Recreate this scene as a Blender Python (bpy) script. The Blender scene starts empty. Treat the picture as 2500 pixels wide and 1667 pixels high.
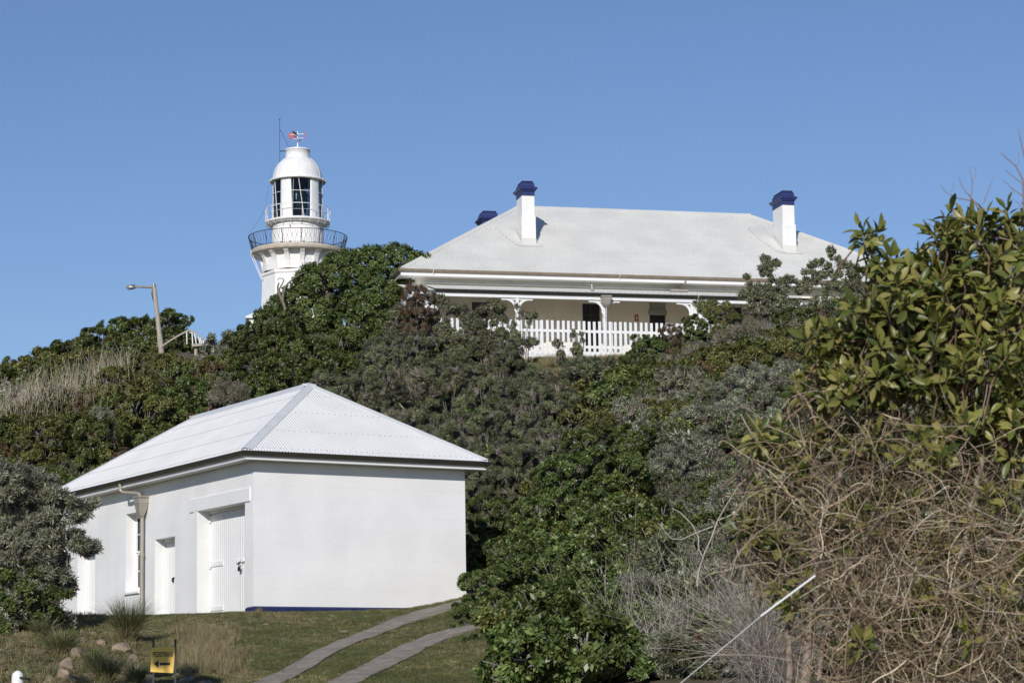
import bpy, math, random
import numpy as np
from mathutils import Vector, Matrix
sc = bpy.context.scene
COL = sc.collection
# ------------------------------------------------------------------ camera
F = 5665.17; CY = 981.71; PI_ = .1294; RO = -.0145          # in pixels of a 2500 px wide frame
_c, _s = math.cos(PI_), math.sin(PI_)
_r0 = np.array([1, 0, 0.]); _u0 = np.array([0, -_s, _c]); FW = np.array([0, _c, _s])
RT = math.cos(RO)*_r0 + math.sin(RO)*_u0; UP = math.cos(RO)*_u0 - math.sin(RO)*_r0
cam = bpy.data.cameras.new('camera'); camo = bpy.data.objects.new('camera', cam); COL.objects.link(camo)
camo.matrix_world = Matrix(((RT[0], UP[0], -FW[0], 0), (RT[1], UP[1], -FW[1], 0), (RT[2], UP[2], -FW[2], 0), (0, 0, 0, 1)))
cam.sensor_width = 36; cam.lens = F/2500*36; cam.shift_y = (CY-833.5)/2500
cam.clip_start = .5; cam.clip_end = 6000
cam.dof.use_dof = True; cam.dof.focus_distance = 62; cam.dof.aperture_fstop = 5.6
sc.camera = camo
# ------------------------------------------------------------------ light
SUN = Vector((-.178, -.882, .436)).normalized()
w = bpy.data.worlds.new("World"); sc.world = w; w.use_nodes = True
nt = w.node_tree; nt.nodes.clear()
sky = nt.nodes.new('ShaderNodeTexSky'); sky.sky_type = 'NISHITA'; sky.sun_disc = False
sky.sun_elevation = math.asin(SUN.z); sky.sun_rotation = math.atan2(SUN.x, SUN.y)
sky.air_density = 1.0; sky.dust_density = .1; sky.ozone_density = 4.6; sky.altitude = 30
tint = nt.nodes.new('ShaderNodeMix'); tint.data_type = 'RGBA'; tint.blend_type = 'MULTIPLY'; tint.inputs[0].default_value = 1; tint.inputs[7].default_value = (1.0, .95, 1.03, 1)
bg = nt.nodes.new('ShaderNodeBackground'); bg.inputs[1].default_value = .085
wo = nt.nodes.new('ShaderNodeOutputWorld')
nt.links.new(sky.outputs[0], tint.inputs[6]); nt.links.new(tint.outputs[2], bg.inputs[0]); nt.links.new(bg.outputs[0], wo.inputs[0])
sl = bpy.data.lights.new('sun', 'SUN'); sl.energy = 3.5; sl.angle = math.radians(.53); sl.color = (1, .955, .89)
so = bpy.data.objects.new('sun', sl); COL.objects.link(so)
so.rotation_euler = SUN.to_track_quat('Z', 'Y').to_euler()
sc.view_settings.view_transform = 'Standard'; sc.view_settings.look = 'None'
sc.view_settings.exposure = .1; sc.view_settings.gamma = 1
sc.cycles.max_bounces = 6; sc.cycles.transparent_max_bounces = 6

# ------------------------------------------------------------------ pixel <-> place helpers
def ray(px, py): return FW + RT*(px-1250)/F - UP*(py-CY)/F
def at(px, py, Y):
    d = ray(px, py); return d*(Y/d[1])
def onplane(px, py, P0, n):
    d = ray(px, py); return d*((np.array(P0) @ n)/(d @ n))
class Frame:
    def __init__(s, x, y, yaw):
        s.yaw = yaw; s.o = np.array([x, y, 0.]); s.a = np.array([math.cos(yaw), math.sin(yaw), 0]); s.b = np.array([-math.sin(yaw), math.cos(yaw), 0])
    def A(s, px, py, a=0):
        P = onplane(px, py, s.o+a*s.a, s.a); return float((P-s.o) @ s.b), float(P[2])
    def B(s, px, py, b=0):
        P = onplane(px, py, s.o+b*s.b, s.b); return float((P-s.o) @ s.a), float(P[2])
    def W(s, a, b, z): return s.o + a*s.a + b*s.b + np.array([0, 0, z])
SH = Frame(-6.0654, 54, .5416); HO = Frame(-4.3396, 90, .2302)

# ------------------------------------------------------------------ scene-graph helpers
def tag(o, label=None, cat=None, group=None, kind=None):
    if label: o['label'] = label
    if cat: o['category'] = cat
    if group: o['group'] = group
    if kind: o['kind'] = kind
    return o
def empty(name, loc=(0, 0, 0), rz=0, **k):
    o = bpy.data.objects.new(name, None); COL.objects.link(o); o.location = [float(v) for v in loc]; o.rotation_euler = (0, 0, rz)
    o.empty_display_size = .3
    return tag(o, **k)
def link(name, me, mats, parent=None, **k):
    o = bpy.data.objects.new(name, me); COL.objects.link(o)
    if mats is not None:
        for m in (mats if isinstance(mats, (list, tuple)) else [mats]): me.materials.append(m)
    if parent: o.parent = parent
    return tag(o, **k)
class MB:
    def __init__(s): s.v = []; s.f = []; s.m = []; s.sm = []
    def add(s, vs, fs, m=0, smooth=False):
        k = len(s.v); s.v.extend([tuple(float(c) for c in v) for v in vs])
        for f in fs: s.f.append(tuple(i+k for i in f)); s.m.append(m); s.sm.append(smooth)
    def box(s, x0, x1, y0, y1, z0, z1, m=0, fn=None):
        vs = [(x, y, z) for z in (z0, z1) for y in (y0, y1) for x in (x0, x1)]
        if fn: vs = [fn(*p) for p in vs]
        s.add(vs, [(0, 2, 3, 1), (4, 5, 7, 6), (0, 1, 5, 4), (2, 6, 7, 3), (0, 4, 6, 2), (1, 3, 7, 5)], m)
    def beam(s, p, q, w, h, m=0, up=(0, 0, 1)):
        p = Vector(p); q = Vector(q); d = (q-p).normalized(); sd = d.cross(Vector(up)).normalized(); u = sd.cross(d)
        vs = [r+sd*a*w/2+u*b*h/2 for r in (p, q) for a, b in ((-1, -1), (1, -1), (1, 1), (-1, 1))]
        s.add(vs, [(0, 1, 2, 3), (7, 6, 5, 4), (0, 4, 5, 1), (1, 5, 6, 2), (2, 6, 7, 3), (3, 7, 4, 0)], m)
    def tube(s, pts, r, n=6, m=0, smooth=True, cap=True):
        pts = [Vector([float(c) for c in p]) for p in pts]; k = len(pts)
        if not isinstance(r, (list, tuple)): r = [r]*k
        d0 = (pts[1]-pts[0]).normalized(); ref = Vector((0, 0, 1)) if abs(d0.z) < .9 else Vector((1, 0, 0))
        u = d0.cross(ref).normalized(); vs = []
        for i, p in enumerate(pts):
            d = (pts[min(i+1, k-1)]-pts[max(i-1, 0)])
            d = d.normalized() if d.length > 1e-9 else d0
            u = (u - d*u.dot(d)); u = u.normalized() if u.length > 1e-6 else d.orthogonal().normalized()
            v = d.cross(u)
            for j in range(n):
                a = 2*math.pi*j/n; vs.append(p+(u*math.cos(a)+v*math.sin(a))*r[i])
        fs = [(i*n+j, i*n+(j+1) % n, (i+1)*n+(j+1) % n, (i+1)*n+j) for i in range(k-1) for j in range(n)]
        s.add(vs, fs, m, smooth)
        if cap: s.add([vs[j] for j in range(n)], [tuple(range(n))[::-1]], m); s.add([vs[(k-1)*n+j] for j in range(n)], [tuple(range(n))], m)
    def lathe(s, prof, n=48, m=0, smooth=True, rot=0, c=(0, 0), a0=0, a1=2*math.pi):
        full = abs(a1-a0-2*math.pi) < 1e-6; k = n if full else n+1; vs = []
        for r, z in prof:
            for j in range(k):
                a = a0+(a1-a0)*j/n+rot; vs.append((c[0]+r*math.cos(a), c[1]+r*math.sin(a), z))
        fs = [(i*k+j, i*k+(j+1) % k, (i+1)*k+(j+1) % k, (i+1)*k+j) for i in range(len(prof)-1) for j in range(n)]
        s.add(vs, fs, m, smooth)
    def ext(s, poly, fn, t0, t1, m=0):          # polygon (u,v) extruded t0..t1, fn(u,v,t)->xyz
        n = len(poly); vs = [fn(u, v, t) for t in (t0, t1) for u, v in poly]
        s.add(vs, [tuple(range(n)), tuple(range(2*n-1, n-1, -1))]+[(i, i+n, (i+1) % n+n, (i+1) % n) for i in range(n)], m)
    def mesh(s, name):
        me = bpy.data.meshes.new(name); me.from_pydata(s.v, [], s.f)
        me.polygons.foreach_set('material_index', s.m); me.polygons.foreach_set('use_smooth', s.sm); me.update(); return me
    def build(s, name, mats, parent=None, **k): return link(name, s.mesh(name), mats, parent, **k)
def np_mesh(name, V, Q, mi=None, smooth=False):   # V (n,3), Q (m,4)
    me = bpy.data.meshes.new(name); V = np.asarray(V, np.float32); Q = np.asarray(Q, np.int32)
    me.vertices.add(len(V)); me.vertices.foreach_set('co', V.ravel())
    me.loops.add(Q.size); me.loops.foreach_set('vertex_index', Q.ravel())
    me.polygons.add(len(Q)); me.polygons.foreach_set('loop_start', np.arange(0, Q.size, 4, dtype=np.int32))
    if mi is not None: me.polygons.foreach_set('material_index', np.asarray(mi, np.int32))
    if smooth: me.polygons.foreach_set('use_smooth', np.ones(len(Q), bool))
    me.update(calc_edges=True); return me
def text_mesh(txt, size, depth=.002):
    cu = bpy.data.curves.new('t', 'FONT'); cu.body = txt; cu.size = size; cu.extrude = depth; cu.align_x = 'CENTER'; cu.align_y = 'CENTER'
    cu.offset = size*.018
    o = bpy.data.objects.new('t', cu); COL.objects.link(o); dg = bpy.context.evaluated_depsgraph_get()
    me = bpy.data.meshes.new_from_object(o.evaluated_get(dg)); bpy.data.objects.remove(o); return me

# ------------------------------------------------------------------ materials
def N(t, ty, **k):
    n = t.nodes.new(ty)
    for a, b in k.items(): setattr(n, a, b)
    return n
def mat(name, col, rough=.6, vary=.12, scale=3., bump=0., bscale=40., metal=0., spec=.5, col2=None, aniso=None, detail=5.):
    m = bpy.data.materials.new(name); m.use_nodes = True; t = m.node_tree; p = t.nodes['Principled BSDF']
    p.inputs['Roughness'].default_value = rough; p.inputs['Metallic'].default_value = metal; p.inputs['Specular IOR Level'].default_value = spec
    tc = N(t, 'ShaderNodeTexCoord'); mp = N(t, 'ShaderNodeMapping'); t.links.new(tc.outputs['Object'], mp.inputs[0])
    if aniso: mp.inputs['Scale'].default_value = aniso
    nz = N(t, 'ShaderNodeTexNoise'); nz.inputs['Scale'].default_value = scale; nz.inputs['Detail'].default_value = detail; t.links.new(mp.outputs[0], nz.inputs['Vector'])
    cr = N(t, 'ShaderNodeValToRGB'); c2 = col2 or tuple(c*(1-vary) for c in col); c1 = col if col2 else tuple(min(1, c*(1+vary*.6)) for c in col)
    cr.color_ramp.elements[0].position = .35; cr.color_ramp.elements[1].position = .65
    cr.color_ramp.elements[0].color = (*c2, 1); cr.color_ramp.elements[1].color = (*c1, 1)
    t.links.new(nz.outputs[0], cr.inputs[0]); t.links.new(cr.outputs[0], p.inputs['Base Color'])
    if bump:
        n2 = N(t, 'ShaderNodeTexNoise'); n2.inputs['Scale'].default_value = bscale; n2.inputs['Detail'].default_value = 4; t.links.new(mp.outputs[0], n2.inputs['Vector'])
        b = N(t, 'ShaderNodeBump'); b.inputs['Strength'].default_value = bump; b.inputs['Distance'].default_value = .02
        t.links.new(n2.outputs[0], b.inputs['Height']); t.links.new(b.outputs[0], p.inputs['Normal'])
    return m
def leafmat(name, cols, rough=.4, trans=.25, back=None, spec=.5, twin=.25):
    m = bpy.data.materials.new(name); m.use_nodes = True; t = m.node_tree; p = t.nodes['Principled BSDF']; out = t.nodes['Material Output']
    p.inputs['Roughness'].default_value = rough; p.inputs['Specular IOR Level'].default_value = spec
    g = N(t, 'ShaderNodeNewGeometry'); oi = N(t, 'ShaderNodeObjectInfo')
    cr = N(t, 'ShaderNodeValToRGB'); els = cr.color_ramp.elements
    for i, c in enumerate(cols):
        e = els[i] if i < 2 else els.new(1.)
        e.position = i/(len(cols)-1); e.color = (*c, 1)
    t.links.new(g.outputs['Random Per Island'], cr.inputs[0])
    tc = N(t, 'ShaderNodeTexCoord'); nz = N(t, 'ShaderNodeTexNoise'); nz.inputs['Scale'].default_value = 1.1; nz.inputs['Detail'].default_value = 3
    t.links.new(g.outputs['Position'], nz.inputs['Vector'])
    mr = N(t, 'ShaderNodeMapRange'); mr.inputs[1].default_value = .3; mr.inputs[2].default_value = .7; mr.inputs[3].default_value = 1-twin; mr.inputs[4].default_value = 1+twin
    t.links.new(nz.outputs[0], mr.inputs[0])
    mr2 = N(t, 'ShaderNodeMapRange'); mr2.inputs[3].default_value = .92; mr2.inputs[4].default_value = 1.36; t.links.new(oi.outputs['Random'], mr2.inputs[0])
    mu = N(t, 'ShaderNodeMath', operation='MULTIPLY'); t.links.new(mr.outputs[0], mu.inputs[0]); t.links.new(mr2.outputs[0], mu.inputs[1])
    hs = N(t, 'ShaderNodeHueSaturation'); t.links.new(cr.outputs[0], hs.inputs['Color']); t.links.new(mu.outputs[0], hs.inputs['Value'])
    mh = N(t, 'ShaderNodeMapRange'); mh.inputs[3].default_value = .485; mh.inputs[4].default_value = .515; t.links.new(oi.outputs['Random'], mh.inputs[0]); t.links.new(mh.outputs[0], hs.inputs['Hue'])
    colo = hs.outputs[0]
    if back:
        mx = N(t, 'ShaderNodeMix', data_type='RGBA'); t.links.new(g.outputs['Backfacing'], mx.inputs[0]); t.links.new(colo, mx.inputs[6]); mx.inputs[7].default_value = (*back, 1)
        colo = mx.outputs[2]
    t.links.new(colo, p.inputs['Base Color'])
    tr = N(t, 'ShaderNodeBsdfTranslucent'); t.links.new(colo, tr.inputs[0])
    ms = N(t, 'ShaderNodeMixShader'); ms.inputs[0].default_value = trans
    t.links.new(p.outputs[0], ms.inputs[1]); t.links.new(tr.outputs[0], ms.inputs[2]); t.links.new(ms.outputs[0], out.inputs['Surface'])
    return m
M = {}
M['white'] = mat('white_paint', (.80, .80, .79), .55, .03, 1.2, .05, 30)
M['white_gloss'] = mat('white_gloss_paint', (.80, .80, .79), .35, .03, 2)
M['roof_shed'] = mat('white_roof_sheet', (.72, .715, .70), .42, .05, .9, aniso=(1, 1, 1))
M['roof_house'] = mat('pale_grey_roof_sheet', (.665, .66, .615), .48, .07, .7)
M['screw'] = mat('screw_metal', (.25, .26, .27), .5, .2)
M['cap'] = mat('ridge_capping', (.66, .67, .67), .4, .06, 2)
M['gutter'] = mat('bronze_gutter', (.048, .043, .033), .4, .2, 5, metal=.1)
M['gutter_tan'] = mat('tan_gutter', (.27, .215, .16), .38, .15, 4, metal=.2)
M['pipe'] = mat('tan_pipe', (.36, .33, .28), .42, .1, 4, metal=.25)
M['fascia'] = mat('grey_fascia', (.33, .36, .40), .5, .08)
M['blue'] = mat('navy_paint', (.022, .032, .135), .45, .12, 4, .05, 30)
M['blueplinth'] = mat('navy_plinth_paint', (.016, .024, .10), .5, .3, 6, .1, 30)
M['chim'] = mat('chimney_render', (.80, .795, .77), .7, .04, 3, .08, 30)
M['flash'] = mat('flashing', (.60, .61, .58), .5, .05, 3)
M['cream'] = mat('cream_render', (.82, .77, .66), .7, .06, 1, .04, 30)
M['dark'] = mat('dark_interior', (.012, .013, .015), .5, .2)
M['slate'] = mat('dark_shutter', (.05, .058, .055), .5, .1)
M['greypanel'] = mat('grey_green_panel', (.33, .35, .31), .6, .05)
M['concrete'] = mat('tan_concrete', (.50, .44, .35), .8, .12, 3, .2, 20)
M['black'] = mat('black_iron', (.012, .013, .015), .45, .2)
M['steel'] = mat('grey_steel', (.35, .36, .37), .4, .1, metal=.6)
M['red'] = mat('red_paint', (.50, .045, .03), .5, .1)
M['redsign'] = mat('red_sign', (.42, .03, .035), .5, .1)
M['yellow'] = mat('yellow_sign', (.78, .50, .085), .5, .05)
M['blackp'] = mat('black_print', (.012, .010, .012), .6, .1)
M['wood'] = mat('weathered_timber', (.40, .355, .30), .85, .3, 6, .3, 20, aniso=(6, 6, .5))
M['bark'] = mat('grey_bark', (.20, .17, .14), .9, .35, 12, .5, 30, aniso=(3, 3, 1))
M['twig'] = mat('grey_twig', (.27, .24, .21), .9, .3, 15)
M['vine'] = mat('dry_vine', (.27, .19, .125), .85, .4, 9, col2=(.13, .085, .055))
M['palestem'] = mat('pale_dead_stem', (.36, .31, .25), .9, .3, 9, col2=(.22, .18, .14))
M['greystem'] = mat('silver_dead_stem', (.60, .55, .48), .9, .3, 9, col2=(.34, .30, .25))
M['rock'] = mat('sandstone_rock', (.33, .255, .175), .9, .3, 4, .9, 12, col2=(.15, .12, .095))
def glassmat(name, tint, mixf=.5):
    m = bpy.data.materials.new(name); m.use_nodes = True; t = m.node_tree; t.nodes.clear()
    o = N(t, 'ShaderNodeOutputMaterial'); tr = N(t, 'ShaderNodeBsdfTransparent'); tr.inputs[0].default_value = (*tint, 1)
    gl = N(t, 'ShaderNodeBsdfGlossy'); gl.inputs['Roughness'].default_value = .03; fr = N(t, 'ShaderNodeFresnel'); fr.inputs[0].default_value = 1.45
    ms = N(t, 'ShaderNodeMixShader'); t.links.new(fr.outputs[0], ms.inputs[0]); t.links.new(tr.outputs[0], ms.inputs[1]); t.links.new(gl.outputs[0], ms.inputs[2]); t.links.new(ms.outputs[0], o.inputs[0]); return m
M['glass'] = glassmat('lantern_glass', (.55, .62, .68)); M['winglass'] = glassmat('window_glass', (.8, .84, .86))
def stonewall():
    m = mat('white_painted_stone', (.83, .825, .81), .62, .06, .8); t = m.node_tree; p = t.nodes['Principled BSDF']
    tc = N(t, 'ShaderNodeTexCoord'); sx = N(t, 'ShaderNodeSeparateXYZ'); t.links.new(tc.outputs['Object'], sx.inputs[0])
    ad = N(t, 'ShaderNodeMath', operation='ADD'); t.links.new(sx.outputs[0], ad.inputs[0]); t.links.new(sx.outputs[1], ad.inputs[1])
    cx = N(t, 'ShaderNodeCombineXYZ'); t.links.new(ad.outputs[0], cx.inputs[0]); t.links.new(sx.outputs[2], cx.inputs[1])
    br = N(t, 'ShaderNodeTexBrick'); br.inputs['Scale'].default_value = 1.; br.inputs['Mortar Size'].default_value = .006; br.inputs['Mortar Smooth'].default_value = .6
    br.inputs['Brick Width'].default_value = .95; br.inputs['Row Height'].default_value = .345; t.links.new(cx.outputs[0], br.inputs['Vector'])
    n1 = N(t, 'ShaderNodeTexNoise'); n1.inputs['Scale'].default_value = 9; n1.inputs['Detail'].default_value = 6; t.links.new(tc.outputs['Object'], n1.inputs['Vector'])
    n2 = N(t, 'ShaderNodeTexNoise'); n2.inputs['Scale'].default_value = 1.3; t.links.new(tc.outputs['Object'], n2.inputs['Vector'])
    mr = N(t, 'ShaderNodeMapRange'); mr.inputs[1].default_value = .42; mr.inputs[2].default_value = .62; mr.inputs[3].default_value = -.9; mr.inputs[4].default_value = -.1; t.links.new(n2.outputs[0], mr.inputs[0])
    mm = N(t, 'ShaderNodeMath', operation='MULTIPLY'); t.links.new(br.outputs['Fac'], mm.inputs[0]); t.links.new(mr.outputs[0], mm.inputs[1])
    a2 = N(t, 'ShaderNodeMath', operation='MULTIPLY_ADD'); t.links.new(n1.outputs[0], a2.inputs[0]); a2.inputs[1].default_value = .6; t.links.new(mm.outputs[0], a2.inputs[2])
    b = N(t, 'ShaderNodeBump'); b.inputs['Strength'].default_value = .35; b.inputs['Distance'].default_value = .02
    t.links.new(a2.outputs[0], b.inputs['Height']); t.links.new(b.outputs[0], p.inputs['Normal']); return m
M['stone'] = stonewall()
def groundmat(name, c1, c2, c3, s1=.5, s2=9., bump=.6):
    m = bpy.data.materials.new(name); m.use_nodes = True; t = m.node_tree; p = t.nodes['Principled BSDF']; p.inputs['Roughness'].default_value = .95
    g = N(t, 'ShaderNodeNewGeometry')
    a = N(t, 'ShaderNodeTexNoise'); a.inputs['Scale'].default_value = s1; a.inputs['Detail'].default_value = 6; a.inputs['Roughness'].default_value = .7
    b = N(t, 'ShaderNodeTexNoise'); b.inputs['Scale'].default_value = s2; b.inputs['Detail'].default_value = 6; b.inputs['Roughness'].default_value = .75
    t.links.new(g.outputs['Position'], a.inputs[0]); t.links.new(g.outputs['Position'], b.inputs[0])
    ra = N(t, 'ShaderNodeValToRGB'); ra.color_ramp.elements[0].position = .4; ra.color_ramp.elements[1].position = .62; ra.color_ramp.elements[0].color = (*c1, 1); ra.color_ramp.elements[1].color = (*c2, 1); t.links.new(a.outputs[0], ra.inputs[0])
    rb = N(t, 'ShaderNodeMapRange'); rb.inputs[1].default_value = .45; rb.inputs[2].default_value = .75; t.links.new(b.outputs[0], rb.inputs[0])
    mx = N(t, 'ShaderNodeMix', data_type='RGBA'); t.links.new(rb.outputs[0], mx.inputs[0]); t.links.new(ra.outputs[0], mx.inputs[6]); mx.inputs[7].default_value = (*c3, 1); t.links.new(mx.outputs[2], p.inputs['Base Color'])
    bp = N(t, 'ShaderNodeBump'); bp.inputs['Strength'].default_value = bump; bp.inputs['Distance'].default_value = .05; t.links.new(b.outputs[0], bp.inputs['Height']); t.links.new(bp.outputs[0], p.inputs['Normal']); return m
M['lawn'] = groundmat('lawn_turf', (.085, .098, .032), (.135, .125, .050), (.24, .195, .11), .45, 7)
M['bank'] = groundmat('dry_litter_soil', (.20, .165, .12), (.30, .25, .185), (.13, .10, .075), 1.5, 14, .9)
M['soil'] = groundmat('scrub_soil', (.05, .045, .024), (.10, .08, .045), (.15, .12, .07), .6, 5)
M['path'] = groundmat('worn_concrete', (.29, .245, .19), (.44, .385, .315), (.17, .145, .10), 2.2, 16, .9)
# leaves (front cols, back)
LM = {
 'glossy': leafmat('dark_green_leaf', [(.030, .047, .013), (.064, .090, .022), (.105, .140, .033), (.20, .235, .07)], .4, .24, spec=.5),
 'bright': leafmat('green_glossy_leaf', [(.035, .062, .014), (.075, .108, .026), (.125, .162, .042), (.22, .25, .085)], .38, .24, spec=.5),
 'olive': leafmat('olive_leaf', [(.048, .062, .015), (.105, .120, .030), (.175, .175, .048), (.28, .26, .10)], .5, .25, spec=.35),
 'banksia': leafmat('banksia_leaf', [(.038, .050, .020), (.080, .100, .040), (.145, .165, .075), (.29, .30, .18)], .55, .15, back=(.24, .235, .185), spec=.3),
 'silver': leafmat('silver_leaf', [(.07, .085, .040), (.13, .15, .080), (.22, .235, .155), (.45, .45, .36)], .5, .12, back=(.38, .375, .31), spec=.35),
 'brown': leafmat('brown_leaf', [(.07, .042, .020), (.15, .085, .038), (.14, .105, .04), (.20, .14, .07)], .6, .2),
 'grass': leafmat('grass_blade', [(.062, .086, .022), (.108, .126, .036), (.21, .19, .085)], .6, .25),
 'drygrass': leafmat('dry_grass_blade', [(.17, .135, .06), (.27, .22, .11), (.38, .32, .19)], .7, .25),
 'sedge': leafmat('sedge_blade', [(.040, .060, .016), (.085, .100, .030), (.24, .21, .12)], .4, .2),
 'big': leafmat('large_leathery_leaf', [(.050, .085, .018), (.13, .165, .035), (.24, .25, .06), (.36, .34, .11)], .38, .3, twin=.3, spec=.45),
}

# ------------------------------------------------------------------ terrain
TC = np.array([-300, 100, 450, 700, 1000, 1250, 1500, 1850, 2200, 2600], float)
TR = np.array([8, 22, 30, 40, 54, 62, 68, 76, 83, 90, 110, 130, 150, 200, 300], float)
TZ = np.array([
 [-1.6]*10,
 [-1.5]*10,
 [-.6, -.6, -.6, -.6, -.6, -.55, -.4, -.3, -.3, -.3],
 [.6, .6, .55, .55, .6, .8, .9, 1.0, 1.1, 1.1],
 [2.3, 2.2, 2.12, 2.12, 2.25, 2.8, 3.5, 4.0, 4.2, 4.2],
 [2.7, 2.35, 2.3, 2.3, 2.8, 4.2, 5.6, 6.3, 6.6, 6.6],
 [4.0, 3.5, 3.1, 3.0, 4.2, 6.0, 7.4, 8.3, 8.6, 8.6],
 [6.8, 7.0, 7.6, 7.8, 8.0, 9.2, 9.8, 10.8, 11.4, 11.4],
 [8.9, 9.4, 11.2, 12.0, 12.3, 12.3, 12.25, 12.7, 14.2, 14.4],
 [10.4, 11.1, 13.3, 14.0, 13.0, 12.95, 13.0, 13.1, 15.2, 15.8],
 [13.5, 14.4, 15.2, 15.0, 13.8, 13.0, 13.0, 13.1, 13.1, 13.1],
 [13.6, 18.3, 20.2, 18.0, 17.5, 15, 14, 13.1, 13.1, 13.1],
 [14.8, 20.0, 22.4, 19.8, 20.0, 17, 14, 13.1, 13.1, 13.1],
 [12, 13, 14, 14, 14, 12, 10, 9, 9, 9],
 [0, 0, 0, 0, 0, 0, 0, 0, 0, 0]], float)
def smooth(t): return t*t*(3-2*t)*.5+t*.5
def G(x, y, rough=True):
    x = np.asarray(x, float); y = np.asarray(y, float)
    px = np.clip(1250+5600*x/np.maximum(y, 8), TC[0], TC[-1]); yy = np.clip(y, TR[0], TR[-1])
    i = np.clip(np.searchsorted(TR, yy, 'right')-1, 0, len(TR)-2); j = np.clip(np.searchsorted(TC, px, 'right')-1, 0, len(TC)-2)
    u = (yy-TR[i])/(TR[i+1]-TR[i]); v = (px-TC[j])/(TC[j+1]-TC[j]); v = smooth(v)
    z = (TZ[i, j]*(1-v)+TZ[i, j+1]*v)*(1-u)+(TZ[i+1, j]*(1-v)+TZ[i+1, j+1]*v)*u
    if rough:
        amp = np.clip((y-58)/10, .12, 1)*.18*np.where((y > 78) & (y < 100) & (px > 1100) & (px < 1700), .25, 1)
        z = z+amp*(np.sin(x*1.3+y*.7)+np.sin(x*.6-y*1.1+2)+.5*np.sin(x*2.9+y*2.3))*.5
    # level pad under the shed
    a = (x-SH.o[0])*SH.a[0]+(y-SH.o[1])*SH.a[1]; b = (x-SH.o[0])*SH.b[0]+(y-SH.o[1])*SH.b[1]
    ins = (a > -.4) & (a < 6.6) & (b > -.4) & (b < 14)
    base = 2.18+np.clip((b-2)/11, 0, 1)*.27
    base = np.where((a > 3.) & (b < 3), np.maximum(base, 2.18+np.clip(a-3.2, 0, 4)*.16), base)
    z = np.where(ins, base+np.clip((a-5.2), 0, 2)*.05, z)
    out = np.clip(np.maximum(np.maximum(-a, -b)-.4, 0)/3, 0, 1)
    near = (~ins) & (a > -3.4) & (b > -3.4) & (a < 6.6) & (b < 14)
    z = np.where(near, base*(1-out)+z*out, z)
    return z
def hit(px, py, y0=25, y1=200):
    ys = np.arange(y0, y1, .1); d = ray(px, py); P = np.outer(ys/d[1], d)
    k = np.argmax(P[:, 2] <= G(P[:, 0], P[:, 1])); 
    return P[k]
def gz(x, y): return float(G(x, y))
def terrain():
    xs = np.concatenate([[-1500, -600, -250, -120, -80, -60], np.arange(-45, -16, 1.5), np.arange(-16, 16, .35), np.arange(16, 46, 1.5), [60, 80, 120, 250, 600, 1500]])
    ys = np.concatenate([[-800, -200, -60, -20, 0, 10, 20, 28], np.arange(34, 70, .35), np.arange(70, 100, .8), np.arange(100, 170, 3), [180, 200, 230, 260, 300, 400, 700, 1500, 3000]])
    X, Y = np.meshgrid(xs, ys); Z = G(X, Y)
    far = (np.abs(X) > 55); Z = np.where(far, np.minimum(Z, Z*np.exp(-(np.abs(X)-55)/150.)), Z)
    n, m = X.shape; V = np.stack([X, Y, Z], -1).reshape(-1, 3)
    i, j = np.meshgrid(np.arange(n-1), np.arange(m-1), indexing='ij'); k = (i*m+j).ravel()
    Q = np.stack([k, k+1, k+m+1, k+m], 1)
    cx = V[Q].mean(1); px = 1250+5600*cx[:, 0]/np.maximum(cx[:, 1], 8)
    lawn = (cx[:, 1] < 66) & (px < 1230) & (cx[:, 1] > -100) & ~((px < 330) & (cx[:, 1] < 52) & (px < 330-(cx[:, 1]-44)*12))
    lawn |= (cx[:, 1] > 75) & (cx[:, 1] < 110) & (px > 1000)
    me = np_mesh('ground', V, Q, np.where(lawn, 0, np.where((px < 400) & (cx[:, 1] < 54), 2, 1)), True)
    return link('ground', me, [M['lawn'], M['soil'], M['bank']], kind='structure')
terrain()
def strip(name, L, R, th=.05):
    Ls = [hit(*p) for p in L]; Rs = [hit(*p) for p in R]; mb = MB(); n = 40
    def samp(P, t):
        P = np.array(P); s = np.linspace(0, 1, len(P)); return np.array([np.interp(t, s, P[:, c]) for c in range(2)])
    vs = []; K = 5
    for i in range(n+1):
        t = i/n; a = samp(Ls, t); b = samp(Rs, t)
        for j in range(K):
            p = a+(b-a)*j/(K-1); vs.append((p[0], p[1], gz(*p)+.035+.006*math.sin(i*2.1+j)))
        for j in (0, K-1):
            p = a+(b-a)*j/(K-1); vs.append((p[0], p[1], gz(*p)-.08))
    W_ = K+2; fs = []
    for i in range(n):
        o = i*W_; p = o+W_
        for j in range(K-1): fs.append((o+j, o+j+1, p+j+1, p+j))
        fs += [(o+K, o, p, p+K), (o+K-1, o+K+1, p+K+1, p+K-1)]
    mb.add(vs, fs); mb.build(name, M['path'], kind='structure')
strip('wheel_track_path', [(560, 1700), (629, 1665), (747, 1604), (845, 1560), (942, 1521), (1016, 1494), (1089, 1476), (1180, 1455)],
      [(640, 1700), (705, 1663), (796, 1609), (893, 1563), (991, 1526), (1050, 1508), (1100, 1490), (1190, 1466)])
strip('wheel_track_path', [(740, 1700), (810, 1665), (893, 1624), (967, 1585), (1040, 1553), (1089, 1541), (1170, 1512)],
      [(815, 1700), (889, 1663), (967, 1624), (1040, 1585), (1094, 1560), (1130, 1550), (1200, 1525)])

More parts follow.
